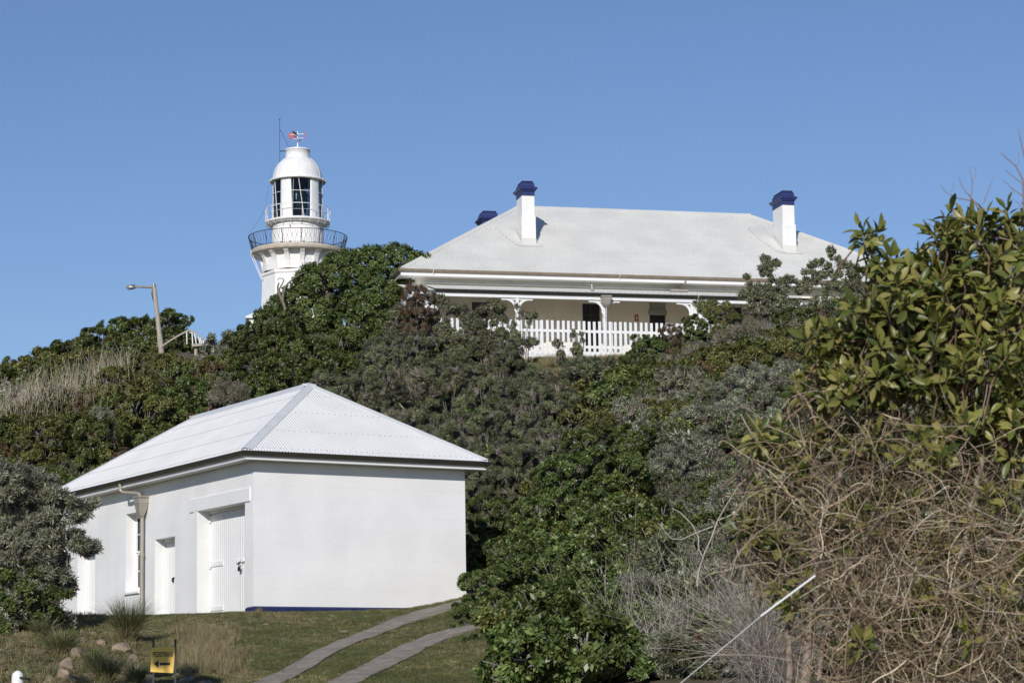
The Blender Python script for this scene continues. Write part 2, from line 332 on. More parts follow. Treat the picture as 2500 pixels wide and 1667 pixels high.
# ------------------------------------------------------------------ building helpers
ZO = {}
def root(name, fr, z0, **k):
    r = empty(name, (fr.o[0], fr.o[1], z0), fr.yaw, **k); ZO[r.name] = z0; return r
def part(mb, name, mats, parent, **k):
    o = mb.build(name, mats, parent, **k)
    if parent.name in ZO: o.location.z = -ZO[parent.name]
    return o
def wall_open(mb, fn, u0, u1, z0, z1, ops, th):
    """front face with openings; fn(u, depth, z); ops = (u0,u1,z0,z1)"""
    us = sorted({u0, u1} | {o[0] for o in ops} | {o[1] for o in ops}); zs = sorted({z0, z1} | {o[2] for o in ops} | {o[3] for o in ops})
    for i in range(len(us)-1):
        for j in range(len(zs)-1):
            uc = (us[i]+us[i+1])/2; zc = (zs[j]+zs[j+1])/2
            if any(o[0] < uc < o[1] and o[2] < zc < o[3] for o in ops): continue
            mb.add([fn(us[i], 0, zs[j]), fn(us[i+1], 0, zs[j]), fn(us[i+1], 0, zs[j+1]), fn(us[i], 0, zs[j+1])], [(0, 1, 2, 3)])
    for a, b, c, d in ops:
        q = [(a, c), (b, c), (b, d), (a, d)]
        for k in range(4):
            p, r = q[k], q[(k+1) % 4]
            mb.add([fn(p[0], 0, p[1]), fn(r[0], 0, r[1]), fn(r[0], th, r[1]), fn(p[0], th, p[1])], [(0, 1, 2, 3)])
def loop(mb, prof, a0, a1, b0, b1, m=0):
    """profile (outward offset, z) swept round a rectangle, mitred"""
    n = len(prof); vs = []
    for sx, sy in ((-1, -1), (1, -1), (1, 1), (-1, 1)):
        for o, z in prof: vs.append(((a0-o) if sx < 0 else (a1+o), (b0-o) if sy < 0 else (b1+o), z))
    fs = [(c*n+i, ((c+1) % 4)*n+i, ((c+1) % 4)*n+(i+1) % n, c*n+(i+1) % n) for c in range(4) for i in range(n)]
    mb.add(vs, fs, m)
def corr(mb, fn, u0, u1, run, slope, wl=.0762, amp=.0115, spw=8, m=0, z0=0.):
    n = int((u1-u0)/wl*spw); us = np.linspace(u0, u1, n+1); vs = []
    for u in us:
        h = amp*math.cos(2*math.pi*u/wl); r = run(u)
        vs.append(fn(u, 0, z0+h)); vs.append(fn(u, r, z0+slope*r+h))
    mb.add(vs, [(2*i, 2*i+2, 2*i+3, 2*i+1) for i in range(n)], m, True)
def screws(mb, fn, u0, u1, run, slope, rows, every, m=1, wl=.0762, z0=0., s=.011):
    k = 0; u = math.ceil(u0/wl)*wl
    while u < u1:
        if k % every == 0:
            for r in rows:
                if r < run(u)-.25:
                    z = z0+slope*r+.009
                    c = [fn(u+dx, r+dr, z+slope*dr+.0) for dx, dr in ((-s, -s), (s, -s), (s, s), (-s, s))]
                    t = [fn(u+dx*.6, r+dr*.6, z+slope*dr*.6+.016) for dx, dr in ((-s, -s), (s, -s), (s, s), (-s, s))]
                    mb.add(c+t, [(4, 5, 6, 7), (0, 1, 5, 4), (1, 2, 6, 5), (2, 3, 7, 6), (3, 0, 4, 7)], m)
        k += 1; u += wl
def hip_roof(parent, a0, a1, b0, b1, z0, slope, mroof, mcap, rows, every, capw=.2):
    R = min(b1-b0, a1-a0)/2; mb = MB()
    sides = [(lambda u, r, z: (u, b0+r, z), a0, a1, lambda u: max(.0, min(u-a0, a1-u, R))),
             (lambda u, r, z: (u, b1-r, z), a0, a1, lambda u: max(.0, min(u-a0, a1-u, R))),
             (lambda u, r, z: (a0+r, u, z), b0, b1, lambda u: max(.0, min(u-b0, b1-u, R))),
             (lambda u, r, z: (a1-r, u, z), b0, b1, lambda u: max(.0, min(u-b0, b1-u, R)))]
    for fn, u0, u1, run in sides:
        corr(mb, fn, u0, u1, run, slope, z0=z0); screws(mb, fn, u0, u1, run, slope, rows, every, z0=z0)
    rf = part(mb, 'roof', [mroof, M['screw']], parent)
    mb = MB(); up = .045; e = .018
    for sx, sy, ca, cb in ((1, 1, a0, b0), (-1, 1, a1, b0), (-1, -1, a1, b1), (1, -1, a0, b1)):
        def P(t, da=0, db=0, h=up): return (ca+sx*(t+da), cb+sy*(t+db), z0+slope*t+h)
        t1 = R
        mb.add([P(.02), P(t1), P(t1, capw, 0, e), P(.02, capw, 0, e), P(t1, 0, capw, e), P(.02, 0, capw, e), P(.02, 0, 0, -.02), P(.02, capw, 0, e-.02), P(.02, 0, capw, e-.02),
                P(t1, capw, 0, e-.02), P(t1, 0, capw, e-.02)],
               [(0, 1, 2, 3), (0, 5, 4, 1), (3, 2, 9, 7), (5, 8, 10, 4)])
    zr = z0+slope*R; h2 = zr-slope*capw+e+.012
    swap = (b1-b0) > (a1-a0)
    c0, c1, mid = (b0+R-.05, b1-R+.05, (a0+a1)/2) if swap else (a0+R-.05, a1-R+.05, (b0+b1)/2)
    q = (lambda l, t, z: (t, l, z)) if swap else (lambda l, t, z: (l, t, z))
    for sy in (-1, 1):
        mb.add([q(c0, mid, zr+.06), q(c1, mid, zr+.06), q(c1, mid+sy*capw, h2), q(c0, mid+sy*capw, h2), q(c1, mid+sy*capw, h2-.024), q(c0, mid+sy*capw, h2-.024)], [(0, 1, 2, 3), (3, 2, 4, 5)])
    part(mb, 'ridge_capping', mcap, rf); 
    return rf

# ------------------------------------------------------------------ the white shed
def shed():
    W, L = 5.6925, 12.9068; ZB = 1.7; ZW = 5.80
    r = root('white_shed', SH, 2.1, label='white painted stone shed with pale hipped iron roof at the foot of the hill', cat='building')
    mb = MB()
    ops = [(.48, 3.24, 1.9, 4.805), (4.70, 6.01, 1.9, 4.30), (7.01, 8.0, 3.06, 5.10), (10.21, 11.56, 1.9, 4.32)]
    wall_open(mb, lambda u, d, z: (d, u, z), 0, L, ZB, ZW, ops, .42)
    mb.add([(0, 0, ZB), (W, 0, ZB), (W, 0, ZW), (0, 0, ZW)], [(0, 1, 2, 3)])
    mb.add([(W, 0, ZB), (W, L, ZB), (W, L, ZW), (W, 0, ZW)], [(0, 1, 2, 3)]); mb.add([(0, L, ZB), (W, L, ZB), (W, L, ZW), (0, L, ZW)], [(3, 2, 1, 0)])
    part(mb, 'wall', M['stone'], r)
    mb = MB(); mb.box(.43, W-.2, .2, L-.2, ZB, 5.6); o = part(mb, 'inner_room', M['dark'], r)
    hip_roof(r, -.455, W+.455, -.455, L+.455, 5.925, .6447, M['roof_shed'], M['cap'], (.12, .95, 1.85, 2.7), 2)
    mb = MB(); loop(mb, [(.02, 5.74), (.335, 5.74), (.335, 5.755), (.02, 5.755)], 0, W, 0, L); part(mb, 'soffit', M['white'], r)
    mb = MB(); loop(mb, [(.335, 5.73), (.36, 5.73), (.36, 5.86), (.335, 5.86)], 0, W, 0, L); fa = part(mb, 'fascia_board', M['white'], r)
    mb = MB(); loop(mb, [(.36, 5.725), (.385, 5.725), (.385, 5.752), (.36, 5.757)], 0, W, 0, L); part(mb, 'bead', M['white_gloss'], fa)
    mb = MB(); loop(mb, [(.365, 5.815), (.425, 5.808), (.452, 5.825), (.462, 5.85), (.475, 5.86), (.48, 5.885), (.497, 5.90), (.497, 5.918), (.485, 5.918), (.47, 5.87), (.40, 5.83), (.365, 5.84)], 0, W, 0, L)
    gt = part(mb, 'gutter', M['gutter'], r)
    # plinth
    mb = MB(); e = .05
    mb.ext([(0, 1.7), (4.6, 1.7), (4.6, 2.33), (0, 2.335)], lambda u, z, t: (u-t*(u < 1), -t, z), 0, e)
    mb.v = []; mb.f = []; mb.m = []; mb.sm = []
    mb.add([(-e, -e, 1.7), (4.8, -e, 1.7), (4.8, -e, 2.31), (-e, -e, 2.315), (4.8, -.003, 2.345), (-.003, -.003, 2.35), (-e, .36, 1.7), (-e, .36, 2.30), (-.003, .36, 2.34), (4.8, -.003, 1.7)],
           [(0, 1, 2, 3), (3, 2, 4, 5), (6, 0, 3, 7), (7, 3, 5, 8), (1, 9, 4, 2)])
    part(mb, 'plinth', M['blueplinth'], r)
    # raised surround of the big door
    mb = MB()
    f = lambda u, z, t: (-t, u, z)
    mb.ext([(.17, 4.81), (3.72, 4.81), (3.72, 5.12), (.17, 5.12)], f, .001, .032)
    mb.ext([(3.245, 1.9), (3.47, 1.9), (3.47, 4.808), (3.245, 4.808)], f, .001, .028)
    part(mb, 'door_surround', M['white'], r)
    # doors
    def leaf(nm, u0, u1, z0, z1, d, step=.115, groove=.018, parent=r):
        mb = MB(); u = u0
        while u < u1-.02:
            v = min(u+step, u1)
            mb.ext([(u, z0), (v-.012, z0), (v-.012, z1), (u, z1)], lambda a, z, t: (t, a, z), d, d+.04)
            u = v
        mb.box(d+.02, d+.05, u0, u1, z0, z1)
        for q in np.arange(u0, u1-.02, step):
            mb.tube([(d-.002, min(q+step, u1)-.008, z0), (d-.002, min(q+step, u1)-.008, z1)], .0075, 5)
        return part(mb, nm, M['white_gloss'], parent)
    d1 = leaf('door', .48, 1.42, 1.9, 4.74, .33); d2 = leaf('door', 1.44, 3.24, 1.9, 4.74, .33)
    for z in (4.62, 3.5, 2.42):
        mb = MB(); mb.box(.305, .332, 2.45, 3.22, z-.055, z+.055); mb.tube([(.30, 3.2, z-.09), (.30, 3.2, z+.09)], .025, 8); part(mb, 'strap_hinge', M['white'], d2)
        mb = MB(); mb.box(.305, .332, .50, .78, z-.055, z+.055); part(mb, 'strap_hinge', M['white'], d1)
    mb = MB(); mb.box(.285, .325, 1.2, 1.62, 3.47, 3.51); mb.box(.27, .30, 1.22, 1.30, 3.45, 3.53); mb.box(.27, .30, 1.52, 1.60, 3.45, 3.53); part(mb, 'hasp', M['white_gloss'], d2)
    mb = MB(); mb.tube([(.25, 1.385, 3.30+.03), (.25, 1.385, 3.42), (.25, 1.355, 3.45), (.25, 1.325, 3.42), (.25, 1.325, 3.33)], .008, 6); mb.box(.225, .262, 1.31, 1.40, 3.24, 3.345); part(mb, 'padlock', M['black'], d2)
    mb = MB(); mb.box(.28, .33, .48, 3.24, 4.745, 4.80); part(mb, 'door_head', M['white'], r)
    d3 = leaf('door', 4.74, 5.97, 1.9, 4.20, .30, .10)
    mb = MB(); mb.box(.26, .34, 4.70, 6.01, 4.21, 4.298); mb.box(.26, .335, 4.702, 4.738, 1.9, 4.208); mb.box(.26, .335, 5.972, 6.008, 1.9, 4.208); part(mb, 'door_frame', M['white'], d3)
    mb = MB(); mb.box(.265, .29, 4.74, 5.45, 3.30, 3.315); mb.box(.24, .285, 5.42, 5.47, 3.20, 3.30); part(mb, 'latch', M['black'], d3)
    d4 = leaf('door', 10.25, 11.52, 1.9, 4.24, .30, .10)
    mb = MB(); mb.box(.26, .335, 10.212, 10.248, 1.9, 4.31); mb.box(.26, .335, 11.522, 11.558, 1.9, 4.31); mb.box(.26, .335, 10.248, 11.522, 4.245, 4.31); part(mb, 'door_frame', M['white'], d4)
    # sash window
    mb = MB(); u0, u1, z0, z1, d = 7.01, 8.0, 3.06, 5.10, .26
    for a, b, c, e_ in ((u0, u0+.05, z0, z1), (u1-.05, u1, z0, z1), (u0+.05, u1-.05, z0, z0+.07), (u0+.05, u1-.05, z1-.06, z1)): mb.box(d, d+.08, a, b, c, e_)
    wn = part(mb, 'window', M['white_gloss'], r)
    mb = MB(); zm = (z0+z1)/2; um = (u0+u1)/2
    for s, (c, e_) in enumerate(((z0+.07, zm), (zm, z1-.06))):
        x = d+.035-.03*s
        mb.box(x, x+.028, u0+.05, u0+.10, c, e_); mb.box(x, x+.028, u1-.10, u1-.05, c, e_); mb.box(x, x+.028, u0+.10, u1-.10, c, c+.05); mb.box(x, x+.028, u0+.10, u1-.10, e_-.05, e_)
        mb.box(x+.004, x+.024, um-.014, um+.014, c+.05, e_-.05)
        for q in (1, ): mb.box(x+.006, x+.022, u0+.10, u1-.10, c+(e_-c)*.5-.012, c+(e_-c)*.5+.012)
    part(mb, 'sash', M['white_gloss'], wn)
    mb = MB(); mb.box(d+.05, d+.055, u0+.1, u1-.1, z0+.1, z1-.1); part(mb, 'pane', M['winglass'], wn)
    mb = MB()
    for k in range(14):
        u = u0+.08+k*.06; mb.tube([(d+.12+.02*(k % 2), u, z0+.05), (d+.12+.02*(k % 2), u, z1-.05)], .035, 6)
    part(mb, 'curtain', M['cream'], wn)
    mb = MB(); mb.add([(-.06, u0-.0, z0-.07), (-.06, u1, z0-.07), (-.06, u1, z0-.03), (-.06, u0, z0-.03), (.30, u1, z0+.03), (.30, u0, z0+.03), (0.002, u0, z0-.07), (.002, u1, z0-.07)],
                      [(0, 1, 2, 3), (3, 2, 4, 5), (6, 7, 1, 0), (6, 0, 3, 5), (1, 7, 4, 2)]); part(mb, 'sill', M['white'], wn)
    # downpipe with rain head
    mb = MB(); u = 6.6
    mb.lathe([(.046, 1.9), (.046, 4.95)], 20, c=(-.11, u)); mb.lathe([(.062, 3.9), (.062, 3.98)], 16, c=(-.11, u)); mb.lathe([(.062, 2.7), (.062, 2.78)], 16, c=(-.11, u))
    dp = part(mb, 'downpipe', M['pipe'], r)
    mb = MB()
    def fr_(hx, hy, z): return [(-.15-hx*.8, u-hy, z), (-.15+min(hx, .147), u-hy, z), (-.15+min(hx, .147), u+hy, z), (-.15-hx*.8, u+hy, z)]
    prof = [(.06, .065, 4.93), (.10, .11, 5.05), (.14, .16, 5.24), (.155, .175, 5.28), (.155, .175, 5.40), (.18, .205, 5.41), (.18, .205, 5.46)]
    vs = []
    for q in prof: vs += fr_(*q)
    mb.add(vs, [(i*4+j, i*4+(j+1) % 4, (i+1)*4+(j+1) % 4, (i+1)*4+j) for i in range(len(prof)-1) for j in range(4)]+[(0, 3, 2, 1), (24, 25, 26, 27)]); part(mb, 'rain_head', M['pipe'], dp)
    mb = MB(); mb.tube([(-.42, 7.35, 5.83), (-.42, 7.35, 5.66), (-.36, 7.28, 5.60), (-.2, 6.7, 5.53), (-.17, 6.62, 5.50), (-.17, 6.6, 5.40)], .05, 12); part(mb, 'offset_pipe', M['pipe'], dp)
    # rear lean-to eave beyond the right-hand corner
    mb = MB(); mb.box(W+.02, W+.75, 1.2, 2.3, 4.72, 4.80); mb.box(W+.02, W+.6, 1.25, 2.2, 4.1, 4.7); part(mb, 'lean_to', M['steel'], r)
shed()

# ------------------------------------------------------------------ the cottage
def cottage():
    L, D, R = 23.06, 12.58, 6.29; z0 = 17.095; sl_ = 4.035/6.289
    r = root('lighthouse_cottage', HO, 13.0, label='long white cottage with pale corrugated hip roof, chimneys and front verandah on the hilltop', cat='house')
    mb = MB(); WF = .6; ZB = 12.6; ZW = 16.98
    d = [(2.96, 3.84, 13.2, 16.0), (7.52, 8.36, 13.2, 16.05), (10.33, 11.12, 13.2, 16.15), (13.6, 14.4, 13.2, 16.05)]
    wall_open(mb, lambda u, t, z: (u, WF+t, z), .6, L-.6, ZB, ZW, d, .25)
    mb.add([(.6, WF, ZB), (.6, D-.6, ZB), (.6, D-.6, ZW), (.6, WF, ZW)], [(0, 1, 2, 3)]); mb.add([(L-.6, WF, ZB), (L-.6, D-.6, ZB), (L-.6, D-.6, ZW), (L-.6, WF, ZW)], [(3, 2, 1, 0)])
    mb.add([(.6, D-.6, ZB), (L-.6, D-.6, ZB), (L-.6, D-.6, ZW), (.6, D-.6, ZW)], [(0, 1, 2, 3)])
    part(mb, 'wall', M['cream'], r)
    mb = MB(); mb.box(.9, L-.9, WF+.27, D-.9, ZB, 16.9); part(mb, 'inner_room', M['dark'], r)
    hip_roof(r, 0, L, 0, D, z0, sl_, M['roof_house'], M['roof_house'], (.15, 1.1, 2.05, 3.0, 3.95, 4.9, 5.8), 3, .22)
    mb = MB(); loop(mb, [(.0, 16.84), (.50, 16.84), (.50, 16.86), (0, 16.86)], .6, L-.6, .6, D-.6); part(mb, 'soffit', M['white'], r)
    mb = MB(); loop(mb, [(.50, 16.83), (.56, 16.83), (.56, 16.98), (.50, 16.98)], .6, L-.6, .6, D-.6); part(mb, 'fascia_board', M['white_gloss'], r)
    mb = MB(); loop(mb, [(.565, 16.975), (.62, 16.965), (.66, 17.0), (.675, 17.04), (.68, 17.085), (.665, 17.085), (.64, 17.02), (.565, 17.0)], .6, L-.6, .6, D-.6); part(mb, 'gutter', M['gutter_tan'], r)
    # shutters and doors
    def infill(nm, k, m_, dep=.14):
        u0, u1, a, b = d[k]; mb = MB(); mb.box(u0+.04, u1-.04, WF+dep, WF+dep+.04, a, b-.03); o = part(mb, nm, m_, r)
        fb = MB()
        for q in ((u0, u0+.045, a, b), (u1-.045, u1, a, b), (u0+.045, u1-.045, b-.05, b)): fb.box(q[0], q[1], WF-.02, WF+.16, q[2], q[3])
        part(fb, 'door_frame', M['white'], o); return o
    infill('window', 0, M['slate'])
    w2 = infill('door', 1, M['dark']); mb = MB()
    for z in (14.4, 15.0, 15.55): mb.box(7.56, 8.32, WF+.12, WF+.138, z-.02, z+.02)
    mb.box(7.92, 7.95, WF+.12, WF+.138, 13.3, 16.0); part(mb, 'glazing_bar', M['slate'], w2)
    w3 = infill('door', 2, M['dark']); mb = MB(); mb.box(10.33, 11.12, WF+.03, WF+.06, 15.80, 16.1); mb.box(10.33, 11.12, WF-.03, WF+.05, 15.58, 15.80); part(mb, 'transom', M['greypanel'], w3)
    infill('window', 3, M['slate'])
    # verandah roof
    mb = MB(); vz = 15.975; vs_ = (16.58-15.975)/2.5
    fn = lambda u, rr, z: (u, -1.9+rr, z)
    corr(mb, fn, 1.05, 16.2, lambda u: 2.48, vs_, z0=vz, amp=.008); screws(mb, fn, 1.1, 16.2, lambda u: 2.5, vs_, (.12, .8, 1.5), 3, z0=vz)
    part(mb, 'verandah_roof', [M['roof_house'], M['screw']], r)
    mb = MB(); mb.box(1.0, 16.3, .45, .598, 16.62, 16.66); mb.tube([(1.2, .50, 16.71), (16, .50, 16.71)], .022, 8)
    for u in (4.6, 7.6, 13.6): mb.tube([(u, .55, 16.45), (u, .55, 16.86)], .018, 6)
    part(mb, 'flashing_pipe', M['flash'], r)
    mb = MB(); vp = [(-1.88, 15.87), (-1.96, 15.86), (-1.99, 15.90), (-2.005, 15.945), (-1.99, 15.965), (-1.97, 15.90), (-1.88, 15.90)]
    mb.ext(vp, lambda y, z, t: (t, y, z), 1.0, 16.3); part(mb, 'verandah_gutter', M['gutter'], r)
    mb = MB(); mb.box(1.0, 16.3, -1.86, -1.70, 15.70, 15.86); part(mb, 'verandah_beam', M['white_gloss'], r)
    mb = MB(); mb.add([(1.1, -1.7, 15.87), (16.2, -1.7, 15.87), (16.2, .59, 16.42), (1.1, .59, 16.42)], [(0, 1, 2, 3)]); part(mb, 'verandah_bounce_ceiling', M['white'], r)  # white sheet added under the verandah roof to bounce light onto the wall
    mb = MB(); mb.box(1.0, 16.3, -1.9, .6, 12.9, 13.05); part(mb, 'verandah_floor', M['concrete'], r)
    posts = [(1.1, 0), (4.30, 1), (7.82, 1), (11.42, 1), (12.02, 1), (15.6, 1)]
    for u, br in posts:
        mb = MB(); mb.box(u-.055, u+.055, -1.84, -1.73, 13.05, 14.6); mb.box(u-.075, u+.075, -1.86, -1.71, 14.64, 15.0)
        mb.box(u-.06, u+.06, -1.845, -1.725, 15.02, 15.70)
        mb.add([(u+sx*a_, -1.785+sy*a_, z) for z, a_ in ((14.6, .055), (14.64, .075)) for sx, sy in ((-1, -1), (1, -1), (1, 1), (-1, 1))], [(0, 1, 5, 4), (1, 2, 6, 5), (2, 3, 7, 6), (3, 0, 4, 7)])
        po = part(mb, 'verandah_post', M['white_gloss'], r)
        for s in ((-1, 1) if br and not (11 < u < 12.5) else ((-1,) if u < 12 and br else ((1,) if br else ()))):
            mb = MB(); O = []; I = []
            for k in range(9):
                t = math.pi/2*k/8; O.append((.06+.47*math.sin(t) if False else .06+.45*(1-math.cos(t)), 15.25+.40*math.sin(t)))
            poly = [(.06, 15.18), (.10, 15.26)]+[(.10+.38*(1-math.cos(math.pi/2*k/8)), 15.26+.34*math.sin(math.pi/2*k/8)) for k in range(9)]+[(.56, 15.62), (.60, 15.70), (.52, 15.70)]
            inner = [(.06+.30*(1-math.cos(math.pi/2*k/8)), 15.44+.20*math.sin(math.pi/2*k/8)) for k in range(8, -1, -1)]
            full = poly+[(.40, 15.70)]+[(.36, 15.66)]+inner[1:]+[(.06, 15.40)]
            # strip between outer and inner curve, as quads
            Oc = [(.10+.38*(1-math.cos(math.pi/2*k/8)), 15.24+.38*math.sin(math.pi/2*k/8)) for k in range(9)]
            Ic = [(.06+.24*(1-math.cos(math.pi/2*k/8))**1, 15.40+.24*math.sin(math.pi/2*k/8)) for k in range(9)]
            for k in range(8):
                mb.ext([Oc[k], Oc[k+1], Ic[k+1], Ic[k]], lambda a_, z, t: (u+s*a_, t, z), -1.80, -1.765)
            mb.ext([(.06, 15.62), (.62, 15.62), (.66, 15.70), (.06, 15.70)], lambda a_, z, t: (u+s*a_, t, z), -1.799, -1.764)
            mb.ext([(.06, 15.14), (.12, 15.24), (.06, 15.40)], lambda a_, z, t: (u+s*a_, t, z), -1.80, -1.765)
            part(mb, 'bracket', M['white_gloss'], po)
    mb = MB(); mb.box(11.50, 11.94, -1.80, -1.76, 13.3, 15.58); mb.box(11.49, 11.95, -1.81, -1.755, 15.64, 15.695); part(mb, 'timber_panel', M['white_gloss'], r)
    mb = MB(); mb.box(.12, 1.0, -1.7, .59, 12.7, 15.9); mb.add([(.0, -1.85, 15.93), (1.04, -1.85, 15.93), (1.04, .6, 16.55), (0, .6, 16.55)], [(0, 1, 2, 3)]); part(mb, 'end_room', M['white'], r)
    # downpipes
    mb = MB(); mb.tube([(11.75, -.0, 16.97), (11.75, 0.0, 16.86), (11.72, .1, 16.82), (11.50, .50, 16.66), (11.50, .5, 16.55)], .04, 8)
    dp = part(mb, 'downpipe', M['pipe'], r); mb = MB(); mb.box(11.15, 11.9, .1, .45, 16.50, 16.58); part(mb, 'spreader', M['pipe'], dp)
    mb = MB(); mb.tube([(7.86, -1.95, 13.1), (7.86, -1.95, 15.5)], .04, 10)
    dp = part(mb, 'downpipe', M['steel'], r)
    mb = MB(); prof = [(.06, 15.42), (.14, 15.52), (.18, 15.68), (.18, 15.78), (.21, 15.79), (.21, 15.85)]; vs = []
    for h, z in prof: vs += [(7.84-h, -1.98-h*.7, z), (7.84+h, -1.98-h*.7, z), (7.84+h, -1.98+h*.5, z), (7.84-h, -1.98+h*.5, z)]
    mb.add(vs, [(i*4+j, i*4+(j+1) % 4, (i+1)*4+(j+1) % 4, (i+1)*4+j) for i in range(5) for j in range(4)]+[(20, 21, 22, 23), (3, 2, 1, 0)]); part(mb, 'rain_head', M['pipe'], dp)
    mb = MB(); mb.tube([(7.50, -1.2, 16.2), (7.50, -1.2, 16.36)], .07, 8); mb.lathe([(.09, 16.36), (.10, 16.40), (.03, 16.46)], 12, c=(7.5, -1.2)); part(mb, 'vent_pipe', M['steel'], r)
    for u, y_ in ((11.66, -2.02), (9.0, -.07), (1.35, -.07)):
        zt = 15.98 if y_ < -1 else 17.1
        mb = MB(); mb.tube([(u, y_+.1, zt+.03), (u, y_, zt), (u-.03, y_-.04, zt-.1), (u-.05, y_+.04, zt-.2)]+([(u-.05, y_+.1, zt-1.2)] if y_ < -1 else []), .011, 5); part(mb, 'cable_conduit', M['white_gloss'], r)
    # chimneys
    def chimney(a0, a1, b0, b1, zbase, zstep, ztop, s):
        mb = MB(); mb.box(a0, a1, b0, b1, zstep+.04, ztop)
        mb.box(a0-.035, a1+.035, b0-.035, b1+.035, zbase, zstep)
        vs = [(x, y, z) for z, e in ((zstep, .035), (zstep+.04, 0)) for x, y in ((a0-e, b0-e), (a1+e, b0-e), (a1+e, b1+e), (a0-e, b1+e))]
        mb.add(vs, [(0, 1, 5, 4), (1, 2, 6, 5), (2, 3, 7, 6), (3, 0, 4, 7)])
        c = part(mb, 'chimney', M['chim'], r)
        mb = MB(); pr = [(.012, 0), (.012, .14), (.0, .15), (.0, .17), (.04, .19), (.07, .26), (.12, .28), (.125, .34), (.10, .35), (.012, .40), (.012, .52), (-.05, .60), (-.05, .612)]
        vs = []
        for e, h in pr: vs += [(a0-e, b0-e, ztop+h), (a1+e, b0-e, ztop+h), (a1+e, b1+e, ztop+h), (a0-e, b1+e, ztop+h)]
        n = len(pr); mb.add(vs, [(i*4+j, i*4+(j+1) % 4, (i+1)*4+(j+1) % 4, (i+1)*4+j) for i in range(n-1) for j in range(4)]+[(3, 2, 1, 0), tuple(4*(n-1)+k for k in range(4))])
        part(mb, 'chimney_cap', M['blue'], c)
        mb = MB(); mb.box(a0+.03, a1-.03, b0+.03, b1-.03, ztop+.613, ztop+.635); part(mb, 'cap_plate', M['gutter'], c)
        mb = MB(); mb.tube([(a0+.1, b0+.25, ztop+.63), (a0+.09, b0+.25, ztop+1.0)], .006, 4); part(mb, 'lightning_rod', M['pipe'], c)
        # flashing apron on the roof
        mb = MB()
        if s:
            def rz(b, h=.017): return z0+sl_*b+h
            q = .30
            mb.add([(a0-.05, b0-.30, rz(b0-.30)), (a1+.25, b0-.30, rz(b0-.30)), (a1+.25, b0+.01, rz(b0+.01)), (a0-.05, b0+.01, rz(b0+.01))], [(0, 1, 2, 3)])
            mb.add([(a0-.32, b0-.18, rz(b0-.18)), (a0-.03, b0-.30, rz(b0-.30)), (a0-.03, min(b0+2.6, a0-.6 if a0 < 9 else 9), rz(min(b0+2.6, a0-.6 if a0 < 9 else 9))), (a0-.85, min(b0+2.2, a0-1.2 if a0 < 9 else 9), rz(min(b0+2.2, a0-1.2 if a0 < 9 else 9))), (a0-.75, b0+1.1, rz(b0+1.1))], [(0, 1, 2, 3, 4)])
            mb.add([(a0-.05, b0-.045, rz(b0)-.1), (a1+.05, b0-.045, rz(b0)-.1), (a1+.05, b0-.045, rz(b0)+.2), (a0-.05, b0-.045, rz(b0)+.2)], [(0, 1, 2, 3)])
            mb.add([(a0-.045, b0-.045, rz(b0)-.1), (a0-.045, b0-.045, rz(b0)+.2), (a0-.045, b1, rz(b1)+.2), (a0-.045, b1, rz(b1)-.1)], [(0, 1, 2, 3)])
            part(mb, 'flashing', M['roof_house'], c)
    chimney(5.62, 6.15, 2.65, 3.60, 18.0, 19.94, 20.80, True)
    chimney(17.00, 17.53, 2.75, 3.95, 18.0, 19.97, 20.83, True)
    chimney(5.35, 6.0, 8.9, 9.9, 18.0, 20.1, 20.86, False)
    return r
cottage()
# extinguisher sign on the cottage wall (a fixed sign plate)
def ext_sign():
    a, z = HO.B(1554.5, 776, .57); P = HO.W(a, .57, z)
    r = empty('fire_sign', P, HO.yaw, label='small red fire extinguisher sign on the cream verandah wall', cat='sign')
    mb = MB(); mb.box(-.075, .075, 0, .012, -.13, .13); mb.build('sign_plate', M['redsign'], r)
    mb = MB(); mb.box(-.022, .022, -.004, -.001, -.055, .055); mb.box(-.012, .012, -.004, -.001, .06, .085); mb.box(-.03, .03, -.004, -.001, -.075, -.062)
    mb.build('white_symbol', M['white'], r)
ext_sign()
# picket fence
def fence():
    a0, a1 = .1, 12.6; b = -4.5
    P = HO.W(a0, b, 13.1); r = empty('picket_fence', P, HO.yaw, label='white picket fence in front of the cottage verandah', cat='fence')
    a = 0; k = 0
    me = None
    while a < a1-a0:
        if me is None:
            mb = MB(); mb.ext([(-.052, .0), (.052, .0), (.052, 1.285), (-.052, 1.285)], lambda u, z, t: (u, t, z), -.02, .0)
            me = mb.mesh('picket'); me.materials.append(M['white'])
        o = bpy.data.objects.new('picket', me); COL.objects.link(o); o.parent = r
        o.location = (a, 0, .0+random.Random(k).uniform(-.012, .012)); o.rotation_euler = (0, random.Random(k+99).uniform(-.012, .012), 0)
        a += .205; k += 1
    for z in (.30, .90):
        mb = MB(); mb.box(-.1, a1-a0, .001, .045, z-.05, z+.05); mb.build('fence_rail', M['white'], r)
    for u in (.3, 2.9, 4.5, 7.23, 9.9, 12.3):
        mb = MB(); mb.box(u-.06, u+.06, .048, .16, -.3, 1.28); mb.build('fence_post', M['white'], r)
    mb = MB(); mb.box(-.1, a1-a0, .002, .03, -.12, .12); mb.build('base_board', M['white'], r)
fence()

